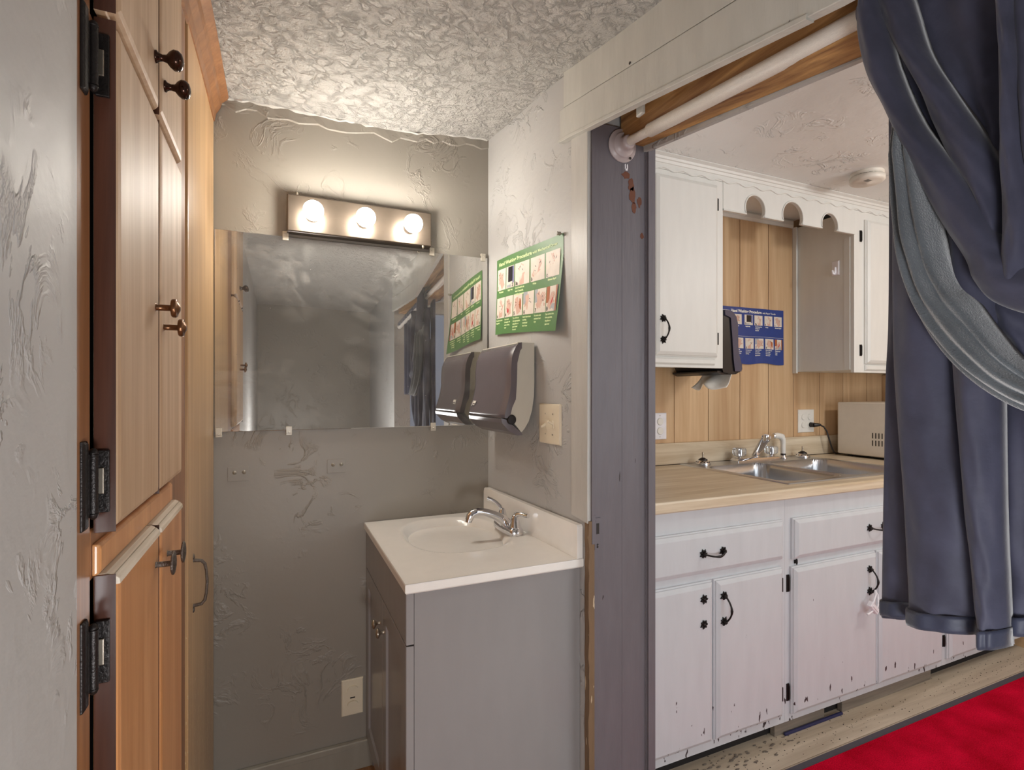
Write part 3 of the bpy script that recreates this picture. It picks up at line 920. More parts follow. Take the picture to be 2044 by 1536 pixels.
tag(b.build('push_pin', 'strip_clear'), 'push pin holding the top corner of the green poster', 'push pin')

# blue poster on the kitchen panelling
BW, BH = .438, .288
def bpz(u, v, d):
    s, t = u / BW, v / BH
    return (2.037 + u, 1.9985 - d - .002 - .006 * (1 - t) ** 2 * abs(sin(s * 6)), 1.406 + v + .004 * sin(s * 12) * (1 - t) ** 3)
b = MB(); b.mat('blue_print'); b.grid(lambda s, t: bpz(s * BW, t * BH, 0), 30, 16)
b.mat('print_white')
put_text(b, 'Hand Washing Procedure', bpz, .060, .262, .020, .0008, .04, width=.215)
put_text(b, 'with Paper Towels', bpz, .282, .262, .012, .0008, .02, width=.095)
b.box(2.04, 2.088, 1.9945, 1.996, 1.674, 1.675)
xs = [.012, .076, .154, .224, .296, .366]
for i, x in enumerate(xs):
    panel_pic(b, bpz, x, x + .058, .200, .252, ['skin', 'skin', 'soap', 'pale', 'pale', 'skin'][i], 30 + i)
    b.mat('ink_black'); put_text(b, ['1', '2', '3', '4a', 'b', 'c'][i], bpz, x + .003, .202, .014, .0014, .02)
    caption(b, bpz, x + .006, .190, [['Turn on water'], ['Wet hands'], ['Apply soap'], ['Scrub hands for', 'at least 15', 'seconds'], ['Wrists'], ['Between fingers']][i], .007, 'print_white', .0095)
b.mat('print_white'); b.grid(lambda s, t: bpz(.09 + s * .345, .140 + t * .001, .0006), 12, 1)
for i, x in enumerate([.084, .158, .228, .300, .370]):
    panel_pic(b, bpz, x, x + .060, .078, .132, ['skin', 'pale', 'tap', 'arm', 'door'][i], 50 + i)
    b.mat('ink_black'); put_text(b, '56789'[i], bpz, x + .003, .080, .014, .0014, .02)
    caption(b, bpz, x + .001, .069, [['Rinse hands', 'thoroughly with', 'warm, running', 'water'], ['Dry hands with', 'paper towel', 'until dry'], ['Turn off faucet', 'with paper', 'towel, when', 'appropriate'], ['Open restroom', 'door, when', 'appropriate,', 'with towel'], ['Discard paper', 'towel', 'in bin']][i], .0066, 'print_white', .0092)
tag(b.build('poster', None), 'blue hand washing poster on the kitchen wood panelling', 'poster')

# ================================================================ VANITY
VX0, VX1, VY0, VY1, VZ = .268, .738, 1.208, 1.838, .820
va = thing('vanity_cabinet', 'small grey bathroom vanity cabinet with two doors facing the closet', 'cabinet', (.50, 1.52, 0))
b = MB()
def vb(xa, y0, y1, z0, z1, xb=None):
    b.hexa([(xa, y0, z0), (xb or XW(y0) - .001, y0, z0), (xb or XW(y1) - .001, y1, z0), (xa, y1, z0)], [(xa, y0, z1), (xb or XW(y0) - .001, y0, z1), (xb or XW(y1) - .001, y1, z1), (xa, y1, z1)])
vb(.292, 1.224, 1.240, 0, .796); vb(.292, 1.818, 1.834, 0, .796); vb(.292, 1.240, 1.818, .08, .095); vb(.31, 1.240, 1.818, 0, .08, .325)
vb(.292, 1.240, 1.818, .655, .796, .300)
b.build('body', 'vanity_paint', va, bevel=.001)
fv = lambda y, z, d: (.291 - d, y, z)
b = MB(); b.slab(fv, 1.224, 1.834, .672, .794, [(0, 0), (0, .017), (.0015, .0185)])
b.build('drawer_front', 'vanity_paint', va)
for y0, y1 in ((1.224, 1.5275), (1.5305, 1.834)):
    b = MB()
    b.slab(fv, y0, y1, .10, .668, [(0, 0), (0, .017), (.0015, .0185), (.052, .0185), (.056, .0125), (.060, .012)])
    d = b.build('door', 'vanity_paint', va)
    ky = 1.497 if y0 < 1.3 else 1.562
    b = MB(); b.lathe([(0, .005), (.001, .0042), (.010, .004), (.013, .007), (.017, .0135), (.021, .0135), (.024, .010), (.0255, .0005)], (.2725, ky, .590), (-1, 0, 0), 22, (1, 1))
    b.build('knob', 'brushed_nickel', d)
top = thing('vanity_sink', 'white cultured marble sink top with moulded basin on the grey vanity', 'sink', (.50, 1.52, .797))
b = MB(); b.smooth = True
BC = (.508, 1.590); BR = (.160, .205)
def bas(u, v):
    y = VY0 + (VY1 - VY0) * v; x = VX0 + (XW(y) - .001 - VX0) * u
    ex = abs((x - BC[0]) / BR[0]); ey = abs((y - BC[1]) / BR[1])
    r = (ex ** 2.5 + ey ** 2.5) ** (1 / 2.5)
    z = VZ
    if r < 1:
        t = min(1, (1 - r) / .62)
        z -= .105 * (t * t * (3 - 2 * t)) ** .75
    elif r < 1.05: z += 0
    return (x, y, z)
b.grid(bas, 90, 110)
b.build('basin', 'marble_white', top)
b = MB()
R = []
for i, z, in ((0, VZ - .0005), (-.0012, VZ - .003), (-.0012, VZ - .020), (.002, VZ - .0235)):
    R.append([(VX0 + i, VY0 + i, z), (XW(VY0) - .001, VY0 + i, z), (XW(VY1) - .001, VY1, z), (VX0 + i, VY1, z)])
b.rings(R, False, True, smooth=False)
b.build('rim', 'marble_white', top)
b = MB()
def bsp(y0, y1):
    P = [(y0, VZ - .001), (y0, .905), (y0 + .004, .9095), (y1 - .016, .9095), (y1 - .005, .905), (y1, .893), (y1, VZ - .001)]
    b.prism(P, lambda u, v, d: (XW(u) - .019 + d, u, v), 0, .0165)
bsp(1.209, 1.838)
b.build('backsplash', 'marble_white', top, bevel=.003)
b = MB(); b.lathe([(0, .022), (.002, .021), (.003, .012), (.004, .0005)], (BC[0] + .01, BC[1], VZ - .104), (0, 0, 1), 24)
b.build('drain', 'chrome', top)
# faucet
fa = thing('bathroom_faucet', 'chrome two-handle faucet on the white vanity sink top', 'faucet', (.668, 1.553, VZ))
b = MB(); b.smooth = True
R = []
for dz, k in ((0, 1.0), (.010, .99), (.016, .93), (.020, .80), (.0215, .60)):
    R.append([(.674 + .030 * k * cos(a) * (1 if abs(cos(a)) < .9 else .97), 1.553 + (.052 * (1 if sin(a) > 0 else -1) * min(1, abs(sin(a)) * 1.5)) + .028 * k * sin(a), VZ + .0005 + dz) for a in [2 * pi * q / 48 for q in range(48)]])
b.rings(R)
b.build('base', 'chrome', fa)
b = MB()
sp = [(.672, 1.553, VZ + .016), (.655, 1.553, VZ + .034), (.635, 1.553, VZ + .047), (.612, 1.553, VZ + .058), (.588, 1.553, VZ + .066), (.570, 1.553, VZ + .068), (.555, 1.553, VZ + .064), (.546, 1.553, VZ + .056), (.542, 1.553, VZ + .045)]
b.tube(sp, [.021, .0175, .0145, .0125, .0118, .0122, .0132, .0128, .0115], 20)
b.tube([(.542, 1.553, VZ + .046), (.5405, 1.553, VZ + .038)], .0098, 18)
b.tube([(.700, 1.553, VZ + .018), (.700, 1.553, VZ + .046), (.700, 1.553, VZ + .047), (.700, 1.553, VZ + .055)], [.0022, .0022, .005, .0045], 10)
b.build('spout', 'chrome', fa)
for sgn in (-1, 1):
    y = 1.553 + sgn * .051
    b = MB()
    b.lathe([(0, .021), (.004, .020), (.018, .0165), (.032, .012), (.040, .0095), (.045, .006), (.0465, .0005)], (.676, y, VZ + .015), (0, 0, 1), 24)
    if sgn > 0: pts = [(.676, y, VZ + .050), (.668, y + .006, VZ + .066), (.658, y + .014, VZ + .078), (.645, y + .022, VZ + .086), (.634, y + .028, VZ + .090)]
    else: pts = [(.676, y, VZ + .052), (.682, y - .008, VZ + .062), (.690, y - .020, VZ + .064), (.697, y - .032, VZ + .061), (.702, y - .042, VZ + .062)]
    b.tube(pts, [.008, .0075, .006, .0062, .0075], 14)
    b.build('handle', 'chrome', fa)

# ================================================================ CURTAIN ROD AND CURTAIN
def rodz(y): return 1.924 - .1126 * (1.165 - y)
rd = thing('curtain_rod', 'worn white curtain rod on a round flange across the doorway', 'curtain rod', (.845, 1.176, 1.9))
b = MB()
b.tube([(.845, y, rodz(y)) for y in (1.155, 1.06, 1.055)], [.0118, .0118, .0118], 20)
b.tube([(.845, y, rodz(y)) for y in (1.062, 1.0605, .5, -.355)], [.0145, .0165, .0165, .0165], 20)
b.build('pole', 'rod_white', rd)
b = MB()
b.lathe([(0, .043), (.003, .044), (.005, .0425), (.006, .034), (.010, .033), (.013, .030), (.014, .020), (.028, .019), (.036, .0175), (.037, .013)], (.845, 1.1782, 1.9225), (0, -1, -.06), 36)
b.build('flange', 'flange_plastic', rd)
for y, z in ((1.1728, 1.949), (1.1728, 1.896)):
    b = MB(); b.lathe([(0, .0038), (.0008, .0036)], (.822 if z > 1.92 else .868, y - .0005, z - .004), (0, -1, 0), 12)
    b.build('screw_hole', 'slot_dark', rd)

cu = thing('curtain', 'dark navy blackout curtain bunched up and tucked over itself on the rod', 'curtain', (.845, .40, .93))
CURTAIN = [
  ('panel_back', 0.872, 0.006, 1, [(0.516, 1.828), (0.517, 1.708), (0.517, 1.406), (0.522, 1.249), (0.528, 0.94), (0.528, 0.913)], [(0.431, 1.776), (0.456, 1.678), (0.463, 1.398), (0.463, 1.25), (0.456, 0.965), (0.455, 0.935)]),
  ('panel_main', 0.845, 0.016, 1, [(0.497, 1.779), (0.495, 1.627), (0.493, 1.325), (0.481, 1.139), (0.473, 0.971), (0.473, 0.927)], [(0.418, 1.732), (0.415, 1.525), (0.414, 1.32), (0.398, 1.151), (0.384, 1.022), (0.388, 0.946)]),
  ('panel_deep', 0.885, 0.004, 1, [(0.47, 1.624), (0.463, 1.399), (0.456, 1.177), (0.45, 0.927)], [(0.385, 1.589), (0.385, 1.386), (0.383, 1.184), (0.383, 0.934)]),
  ('panel_fold', 0.835, 0.02, 1, [(0.419, 1.593), (0.413, 1.353), (0.398, 1.152), (0.385, 1.003), (0.378, 0.938)], [(0.359, 1.568), (0.359, 1.347), (0.357, 1.126), (0.353, 1.002), (0.351, 0.948)]),
  ('panel_side', 0.868, 0.012, 2, [(0.375, 1.581), (0.374, 1.351), (0.371, 1.121), (0.368, 0.991), (0.368, 0.954)], [(0.302, 1.551), (0.302, 1.342), (0.302, 1.134), (0.302, 1.015), (0.302, 0.975)]),
  ('lining', 0.806, 0.02, 3, [(0.468, 1.691), (0.466, 1.636), (0.464, 1.522), (0.458, 1.463), (0.44, 1.389), (0.41, 1.328), (0.371, 1.281), (0.325, 1.248), (0.28, 1.235)], [(0.451, 1.682), (0.437, 1.623), (0.418, 1.521), (0.403, 1.436), (0.39, 1.401), (0.374, 1.38), (0.35, 1.337), (0.325, 1.3), (0.28, 1.259)]),
  ('satin', 0.838, 0.01, 2, [(0.484, 1.888), (0.471, 1.835), (0.445, 1.746), (0.403, 1.641), (0.375, 1.569), (0.365, 1.495)], [(0.354, 1.793), (0.354, 1.756), (0.354, 1.693), (0.353, 1.617), (0.352, 1.56), (0.351, 1.491)]),
  ('band_b', 0.812, 0.018, 1, [(0.508, 1.897), (0.498, 1.846), (0.473, 1.77), (0.438, 1.684), (0.42, 1.623), (0.404, 1.577), (0.374, 1.507), (0.354, 1.444)], [(0.463, 1.864), (0.448, 1.812), (0.428, 1.73), (0.399, 1.66), (0.369, 1.594), (0.35, 1.542), (0.344, 1.497), (0.341, 1.435)]),
  ('band_a', 0.8, 0.02, 1, [(0.493, 1.883), (0.505, 1.847), (0.513, 1.807), (0.5, 1.732), (0.476, 1.672), (0.456, 1.62), (0.434, 1.559), (0.407, 1.49), (0.378, 1.43), (0.37, 1.402), (0.351, 1.373), (0.316, 1.353), (0.278, 1.342)], [(0.483, 1.875), (0.484, 1.832), (0.472, 1.781), (0.458, 1.716), (0.43, 1.633), (0.395, 1.564), (0.363, 1.502), (0.342, 1.452), (0.329, 1.431), (0.316, 1.416), (0.298, 1.404), (0.278, 1.394)]),
  ('drop', 0.796, 0.016, 1, [(0.349, 1.776), (0.345, 1.737), (0.342, 1.675), (0.34, 1.553), (0.339, 1.463), (0.344, 1.407)], [(0.328, 1.761), (0.326, 1.724), (0.323, 1.634), (0.319, 1.545), (0.312, 1.455), (0.314, 1.375)]),
  ('drop2', 0.806, 0.014, 2, [(0.337, 1.77), (0.335, 1.733), (0.331, 1.641), (0.325, 1.549), (0.318, 1.458), (0.327, 1.387)], [(0.28, 1.729), (0.28, 1.696), (0.28, 1.613), (0.28, 1.53), (0.28, 1.447), (0.28, 1.342)]),
  ('shade', 0.848, 0.012, 3, [(0.437, 1.484), (0.422, 1.417), (0.399, 1.376), (0.374, 1.33), (0.347, 1.29), (0.335, 1.265)], [(0.295, 1.405), (0.295, 1.37), (0.295, 1.335), (0.295, 1.306), (0.295, 1.265), (0.295, 1.242)]),
]

def crom(P, t):
    n = len(P) - 1
    # parametrise by z so that left and right edges stay level
    f = t * n; i = min(int(f), n - 1); f -= i
    p0 = P[max(i - 1, 0)]; p1 = P[i]; p2 = P[i + 1]; p3 = P[min(i + 2, n)]
    out = []
    for k in (0, 1):
        a, q, c, d = p0[k], p1[k], p2[k], p3[k]
        out.append(.5 * ((2 * q) + (-a + c) * f + (2 * a - 5 * q + 4 * c - d) * f * f + (-a + 3 * q - 3 * c + d) * f ** 3))
    return out
def ribbon(nm, x0, amp, k, L, Rr, mat_name, nu=26, nv=60):
    rs = random.Random(hash(len(nm) * 7 + k))
    ph = len(nm) * 1.3
    def fn(u, v):
        a = crom(L, v); c = crom(Rr, v)
        y = a[0] + (c[0] - a[0]) * u; z = a[1] + (c[1] - a[1]) * u
        wd = abs(a[0] - c[0])
        bulge = sin(pi * min(1, max(0, u))) ** .6 * amp * 1.35
        if k > 1: bulge += (.5 - .5 * cos(2 * pi * k * u + .8 * sin(v * 3 + ph))) * amp * .55 * min(1, u * 8, (1 - u) * 8)
        wr = .0014 * sin(v * 13 + u * 5 + ph) + .0012 * sin(v * 23 + u * 9 + ph * 2) * sin(u * 6) + .0009 * sin(v * 37 - u * 13 + ph)
        e = .010 * (max(0, 1 - u * 14) ** 2 + max(0, 1 - (1 - u) * 14) ** 2)
        if nm == 'lining': e += .04 * max(0, 1 - v * 6)
        return (x0 - bulge - wr * min(1, u * 6, (1 - u) * 6) + e, y, z)
    b = MB(); b.smooth = True
    b.grid(fn, nu, nv)
    return b, fn
ALL = MB(); ALL.smooth = True
HEM = MB(); HEM.smooth = True
for nm, x0, amp, k, L, Rr in CURTAIN:
    b, fn = ribbon(nm, x0, amp, k, L, Rr, '')
    if nm == 'lining':
        lb = MB(); lb.smooth = True
        lb.grid(fn, 36, 70)
        # rolled edge along its outer side
        lb.tube([(x0 - .002 - .003 * sin(v * 9) + .04 * max(0, 1 - v * 6), crom(L, v)[0], crom(L, v)[1]) for v in [i / 60 for i in range(61)]], .0042, 10)
        lb.build('lining', 'curtain_fleece', cu, solid=.002)
    else:
        ALL.add(b.v, b.f, True)
    if nm.startswith('panel'):
        # cuff: last 22 mm of the panel, thicker
        def hf(u, v, fn=fn, L=L, Rr=Rr):
            p = fn(u, 1.0)
            return (p[0] - .0035 - .0006 * sin(u * 20) - (.001 if .1 < v < .9 else 0), p[1], p[2] + .023 * (1 - v) - .001)
        HEM.grid(hf, 26, 5)
def wf(u, v):
    y = .345 - .63 * u
    zb = .955 if u < .45 else 1.24
    if .45 <= u <= .5: zb = .955 + (u - .45) / .05 * .285
    z = 1.862 - .06 * u + (zb - 1.862 + .06 * u) * v
    return (.866 + .022 * sin(u * 34) * (.6 + .4 * v) + .006 * sin(u * 71 + v * 2), y, z)
ALL.grid(wf, 150, 50)
R = []
for i in range(60):
    y = .535 - .82 * i / 59
    R.append([(.845 + (.0255 + .004 * sin(y * 90)) * cos(a), y, rodz(y) + (.026 + .004 * sin(y * 90)) * sin(a)) for a in [pi * q / 12 for q in range(-2, 15)]])
ALL.rings(R, False, False, close=False)
ALL.build('fabric', 'curtain_satin', cu, solid=.0016)
HEM.build('hem', 'curtain_hem', cu, solid=.003)

# ================================================================ KITCHEN: UPPER CABINETS
def star(mb, fn, cx, cz, r, d0, d1, seed, n=7):
    rs = random.Random(seed); P = []
    for k in range(n * 2):
        a = pi * k / n + rs.uniform(-.12, .12)
        q = r * (1 if k % 2 == 0 else .58) * rs.uniform(.85, 1.1)
        P.append((cx + cos(a) * q, cz + sin(a) * q))
    mb.prism(P, fn, d0, d1)
    for k in range(n):
        a = 2 * pi * k / n
        c = fn(cx + cos(a) * r * .6, cz + sin(a) * r * .6, d1)
        mb.lathe([(0, .004), (.002, .0035), (.0035, .001)], c, (0, -1, 0), 8)
def pull(parent, fn, x, z, half, vertical=True, bail=True, seed=1, label=None):
    b = MB()
    for s in (-1, 1):
        cx, cz = (x, z + s * half) if vertical else (x + s * half, z)
        if not bail: b = MB()
        star(b, fn, cx, cz, .0165, 0, .003, seed + s)
        b.lathe([(0, .006), (.012, .005), (.014, .001)] if bail else [(0, .006), (.004, .005), (.006, .001)], fn(cx, cz, .002), (0, -1, 0), 10)
        if not bail: o = b.build('pull_rosette', 'black_iron', parent); o['label'] = label
    if not bail: return o
    if bail:
        pts = []
        for i in range(13):
            t = -1 + i / 6
            dd = .010 + .020 * (1 - t * t)
            off = .006 * (1 - t * t)
            pts.append(fn(x + off, z + t * half, dd) if vertical else fn(x + t * half, z - off, dd))
        b.tube(pts, [.003 + .0018 * max(0, 1 - abs(i - 6) / 2) for i in range(13)], 8)
    o = b.build('pull', 'black_iron', parent)
    if label: o['label'] = label
    return o
def small_hinge(parent, x, y, z, s=1, h=.05, nm='hinge'):
    b = MB()
    b.box(x - .006, x + .006, y - .003, y, z - h * .5, z + h * .5)
    b.tube([(x + .004 * s, y - .004, z - h * .36), (x + .004 * s, y - .004, z + h * .36)], .0035, 8)
    b.lathe([(0, .0035), (.006, .002), (.009, .0005)], (x + .004 * s, y - .004, z + h * .36), (0, 0, 1), 8)
    b.lathe([(0, .0035), (.006, .002), (.009, .0005)], (x + .004 * s, y - .004, z - h * .36), (0, 0, -1), 8)
    return b.build(nm, 'black_iron', parent)
DST = [(0, 0), (0, .008), (.004, .010), (.005, .0145), (.017, .0215), (.019, .022)]
def kdoor(parent, fn, x0, x1, z0, z1, m, nm='door'):
    b = MB(); b.slab(fn, x0, x1, z0, z1, DST)
    return b.build(nm, m, parent, bevel=.0008)
UY = 1.672
fu = lambda x, z, d: (x, UY - d, z)
uc = thing('upper_cabinet', 'white wall cabinet at the left, nearest the doorway, with black pull', 'cabinet', (1.32, 1.83, 1.36), 'white kitchen wall cabinets')
b = MB()
b.box(.94, 1.712, UY + .016, 1.997, 1.375, 2.145)
b.box(.94, 1.712, UY, UY + .018, 1.36, 2.145)
b.build('body', 'cabinet_white', uc, bevel=.002)
b = MB(); b.slab(fu, .94, 1.662, 1.372, 1.398, [(0, 0), (0, .004), (.006, .010), (.008, .010)])
b.build('bottom_moulding', 'cabinet_white', uc)
d1 = kdoor(uc, fu, .985, 1.318, 1.408, 2.122, 'cabinet_white')
d2 = kdoor(uc, fu, 1.346, 1.672, 1.404, 2.120, 'cabinet_white')
pull(d1, lambda x, z, d: fu(x, z, .022 + d), 1.296, 1.508, .042, seed=20)
pull(d2, lambda x, z, d: fu(x, z, .022 + d), 1.378, 1.508, .042, seed=11)
small_hinge(d2, 1.680, UY, 2.044, -1); small_hinge(d2, 1.680, UY, 1.483, -1)
uc2 = thing('upper_cabinet', 'white wall cabinet right of the sink above the microwave', 'cabinet', (2.95, 1.83, 1.36), 'white kitchen wall cabinets')
b = MB()
b.box(2.56, 3.355, UY + .016, 1.997, 1.368, 2.145); b.box(2.56, 3.355, UY, UY + .018, 1.355, 2.145)
b.build('body', 'cabinet_white', uc2, bevel=.002)
b = MB(); b.slab(fu, 2.635, 3.35, 1.366, 1.392, [(0, 0), (0, .004), (.006, .010), (.008, .010)])
b.build('bottom_moulding', 'cabinet_white', uc2)
d1 = kdoor(uc2, fu, 2.632, 2.985, 1.398, 2.105, 'cabinet_white'); d2 = kdoor(uc2, fu, 2.997, 3.345, 1.398, 2.105, 'cabinet_white')
small_hinge(d1, 2.605, UY, 2.022, 1, .055); small_hinge(d1, 2.605, UY, 1.464, 1, .055)
pull(d1, lambda x, z, d: fu(x, z, .022 + d), 2.955, 1.508, .042, seed=31); pull(d2, lambda x, z, d: fu(x, z, .022 + d), 3.03, 1.508, .042, seed=41)
b = MB(); b.box(2.546, 2.559, 1.975, 1.9995, 1.36, 2.147); b.box(2.557, 2.5598, UY + .02, UY + .05, 1.37, 2.02)
b.build('corner_strip', 'cabinet_white', uc2, bevel=.002)

# scalloped valance between the two
def val_poly(zb, grow=0.0):
    P = [(1.7125, zb)]
    for cx, cz, r in ((1.897, 2.056, .057), (2.131, 2.055, .0635), (2.381, 2.047, .0545)):
        r += grow
        a0 = math.asin(min(1, (cz - zb) / r))
        st = pi + a0; en = -a0
        for k in range(21):
            a = st + (en - st) * k / 20
            P.append((cx + r * cos(a), cz + r * sin(a)))
    P.append((2.5595, zb))
    return P
b = MB()
P = val_poly(2.017)
top_z = 2.145
# fill as vertical strips so that the deeply notched outline stays clean
def strips(P, y0, y1):
    for (xa, za), (xb, zb_) in zip(P, P[1:]):
        pass
arches = ((1.897, 2.056, .057), (2.131, 2.055, .0635), (2.381, 2.047, .0545))
def colfill(b, y0, y1, zb, zt):
    x = 1.7125
    for cx, cz, r in arches:
        b.box(x, cx - r, y0, y1, zb, zt)
        n = 20
        for i in range(n):
            a0 = pi - pi * i / n; a1 = pi - pi * (i + 1) / n
            xa, xb = cx + r * cos(a0), cx + r * cos(a1)
            b.hexa([(xa, y0, cz + r * sin(a0)), (xb, y0, cz + r * sin(a1)), (xb, y1, cz + r * sin(a1)), (xa, y1, cz + r * sin(a0))], [(xa, y0, zt), (xb, y0, zt), (xb, y1, zt), (xa, y1, zt)])
            # little horns that close the circle below its middle
            za, zb2 = cz - r * abs(sin(a0)), cz - r * abs(sin(a1))
            if min(za, zb2) > zb + .0005 or max(za, zb2) > zb + .0005:
                za = max(za, zb); zb2 = max(zb2, zb)
                b.hexa([(xa, y0, zb), (xb, y0, zb), (xb, y1, zb), (xa, y1, zb)], [(xa, y0, za), (xb, y0, zb2), (xb, y1, zb2), (xa, y1, za)])
        x = cx + r
    b.box(x, 2.5595, y0, y1, zb, zt)
colfill(b, UY - .001, UY + .012, 2.026, top_z)
va2 = thing('window_valance', 'white scalloped valance board with three round cut-outs over the sink', 'valance', (2.135, 1.68, 2.017))
b.build('board', 'cabinet_white', va2)
b = MB()
pts = [(x, UY - .0015, z) for x, z in val_poly(2.028, .0035)]
b.tube(pts, .0038, 8)
b.build('bead', 'cabinet_white', va2)
b = MB(); b.box(1.7125, 2.5595, UY + .018, 1.999, 2.187, 2.199)
b.build('soffit', 'cabinet_white', va2)
b = MB(); b.slab(lambda x, z, d: (x, 1.999 - d, z), 1.7125, 2.545, 2.143, 2.187, [(0, 0), (0, .008), (.010, .016), (.012, .018)])
b.build('cove', 'cabinet_white', va2)

# crown and wavy moulding under the kitchen ceiling
b = MB()
b.box(.94, 3.355, UY - .001, UY + .02, 2.1455, 2.199)
P = [(0, 2.168), (.005, 2.170), (.008, 2.180), (.013, 2.182), (.016, 2.190), (.030, 2.196), (.030, 2.1995), (0, 2.1995)]
b.prism(P, lambda p, q, d: (.94 + d, UY - p, q), 0, 2.415)
struct(b.build('trim_14', 'cabinet_white'))
b = MB()
R = []
for i in range(400):
    x = .945 + 2.40 * i / 399
    z = 2.148 + .0055 * sin(x * 2 * pi / .098)
    y = UY - .0008
    R.append([(x, y, z - .004), (x, y - .005, z - .003), (x, y - .005, z + .003), (x, y, z + .004)])
b.rings(R, smooth=False)
struct(b.build('trim_15', 'cabinet_white'))

# hook on the cabinet side
b = MB()
fh = lambda u, v, d: (2.5600 - d, 1.764 + u, 1.880 + v)
b.slab(fh, -.019, .019, -.036, .036, [(0, 0), (0, .003), (.004, .0065)])
b.tube([fh(0, .004, .006), fh(0, -.018, .008), fh(0, -.030, .014), fh(0, -.028, .024), fh(0, -.012, .028)], [.006, .007, .007, .006, .005], 10)
tag(b.build('adhesive_hook', 'lock_white', bevel=.002), 'white adhesive hook stuck on the side of the right wall cabinet', 'hook')

# smoke detector
sd = thing('smoke_detector', 'round white smoke detector on the kitchen ceiling', 'smoke detector', (2.312, 1.455, 2.15))
b = MB(); b.lathe([(0, .062), (.014, .0625), (.0145, .057), (.018, .057), (.0185, .066), (.034, .066), (.040, .062), (.043, .052), (.0435, .018), (.0455, .016), (.046, .0005)], (2.312, 1.455, 2.1995), (0, 0, -1), 48)
b.build('housing', 'detector_white', sd)
b = MB()
for k in range(18):
    a = 2 * pi * k / 18; c_, s_ = cos(a), sin(a); c2, s2 = cos(a + .22), sin(a + .22)
    b.hexa([(2.312 + .0578 * c_, 1.455 + .0578 * s_, 2.1818), (2.312 + .0578 * c2, 1.455 + .0578 * s2, 2.1818), (2.312 + .05 * c2, 1.455 + .05 * s2, 2.1818), (2.312 + .05 * c_, 1.455 + .05 * s_, 2.1818)],
           [(2.312 + .0578 * c_, 1.455 + .0578 * s_, 2.1848), (2.312 + .0578 * c2, 1.455 + .0578 * s2, 2.1848), (2.312 + .05 * c2, 1.455 + .05 * s2, 2.1848), (2.312 + .05 * c_, 1.455 + .05 * s_, 2.1848)])
b.build('vent_ring', 'slot_dark', sd)
b = MB()
for k in range(5): b.box(2.272 + k * .006, 2.2745 + k * .006, 1.425, 1.445, 2.1557, 2.1566)
b.build('sounder_slots', 'slot_dark', sd)

# ================================================================ KITCHEN: BASE CABINETS
BY = 1.352
fb = lambda x, z, d: (x, BY - d, z)
fp = lambda x, z, d: (x, BY - d - .022, z)
def base(label, x0, x1, drawers, doors):
    t = thing('base_cabinet', label, 'cabinet', ((x0 + x1) / 2, 1.66, .06), 'white worn kitchen base cabinets')
    b = MB()
    b.box(x0, x1, BY, BY + .02, .062, .876); b.box(x0, x0 + .015, BY + .02, 1.995, .075, .876); b.box(x1 - .015, x1, BY + .02, 1.995, .075, .876)
    b.box(x0 + .015, x1 - .015, BY + .02, 1.995, .075, .09)
    b.build('body', 'cabinet_worn', t, bevel=.0012)
    for a, c, z0, z1 in drawers:
        o = kdoor(t, fb, a, c, z0, z1, 'cabinet_worn', 'drawer')
        t_d.append(o)
    for a, c, z0, z1 in doors:
        o = kdoor(t, fb, a, c, z0, z1, 'cabinet_worn', 'door')
        t_d.append(o)
    return t
t_d = []
k1 = base('worn white base cabinet at the left with drawer and two doors beside the doorway', .945, 1.682, [(.985, 1.660, .660, .802)], [(.985, 1.326, .096, .634), (1.334, 1.657, .096, .634)])
dr1, da, db = t_d; t_d = []
k2 = base('worn white sink base cabinet with a white lock on its door pull', 1.6825, 2.6575, [(1.712, 2.630, .652, .802)], [(1.706, 2.184, .090, .626), (2.193, 2.632, .090, .626)])
dr2, dc, dd = t_d; t_d = []
k3 = base('worn white base cabinet at the right end half behind the curtain', 2.658, 3.352, [(2.690, 3.32, .652, .802)], [(2.680, 3.25, .090, .626)])
dr3, de = t_d
pull(dr1, fp, 1.318, .731, .043, False, seed=3)
pull(dr2, fp, 2.17, .727, .043, False, seed=8)
pull(dr3, fp, 3.0, .727, .043, False, seed=8)
pull(da, fp, 1.278, .541, .041, True, False, seed=5, label='black pull rosette, its bar missing')
pull(db, fp, 1.365, .537, .043, True, seed=6)
pull(dc, fp, 2.128, .522, .043, True, seed=7)
pull(dd, fp, 2.25, .522, .043, True, seed=9)
pull(de, fp, 3.20, .522, .043, True, seed=10)
for z in (.566, .170):
    small_hinge(dc, 1.696, BY, z, 1, .062)
    small_hinge(db, 1.6655, BY, z - .002, -1, .05)
    small_hinge(de, 2.668, BY, z, 1, .05)
small_hinge(dr2, 1.735, BY - .001, .640, 1, .012)
# toe boards in the dusty gap, a dark sheet painting in its shade
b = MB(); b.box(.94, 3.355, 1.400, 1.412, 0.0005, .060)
b.build('toe_shade_sheet', 'dark_void'); bpy.data.objects[-1] if False else None
for o in COL.objects:
    if o.name.startswith('toe_shade_sheet'):
        tag(o, 'dark sheet standing in for the shade in the gap under the base cabinets', 'board')
for a, c, y, h, lab in ((1.66, 1.93, 1.376, .061, 'short bare wooden toe board under the sink cabinet, left of two'), (2.03, 2.62, 1.374, .061, 'long greyed wooden toe board under the sink cabinet, right of two')):
    b = MB(); b.box(a, c, y, y + .02, .0005, h)
    tag(b.build('toe_board', 'toe_board', bevel=.002), lab, 'board', 'toe boards under the base cabinets')
b = MB()
b.hexa([(1.70, 1.362, .0005), (2.02, 1.362, .0005), (2.02, 1.372, .0005), (1.70, 1.372, .0005)], [(1.70, 1.364, .010), (2.02, 1.364, .010), (2.02, 1.372, .010), (1.70, 1.372, .010)])
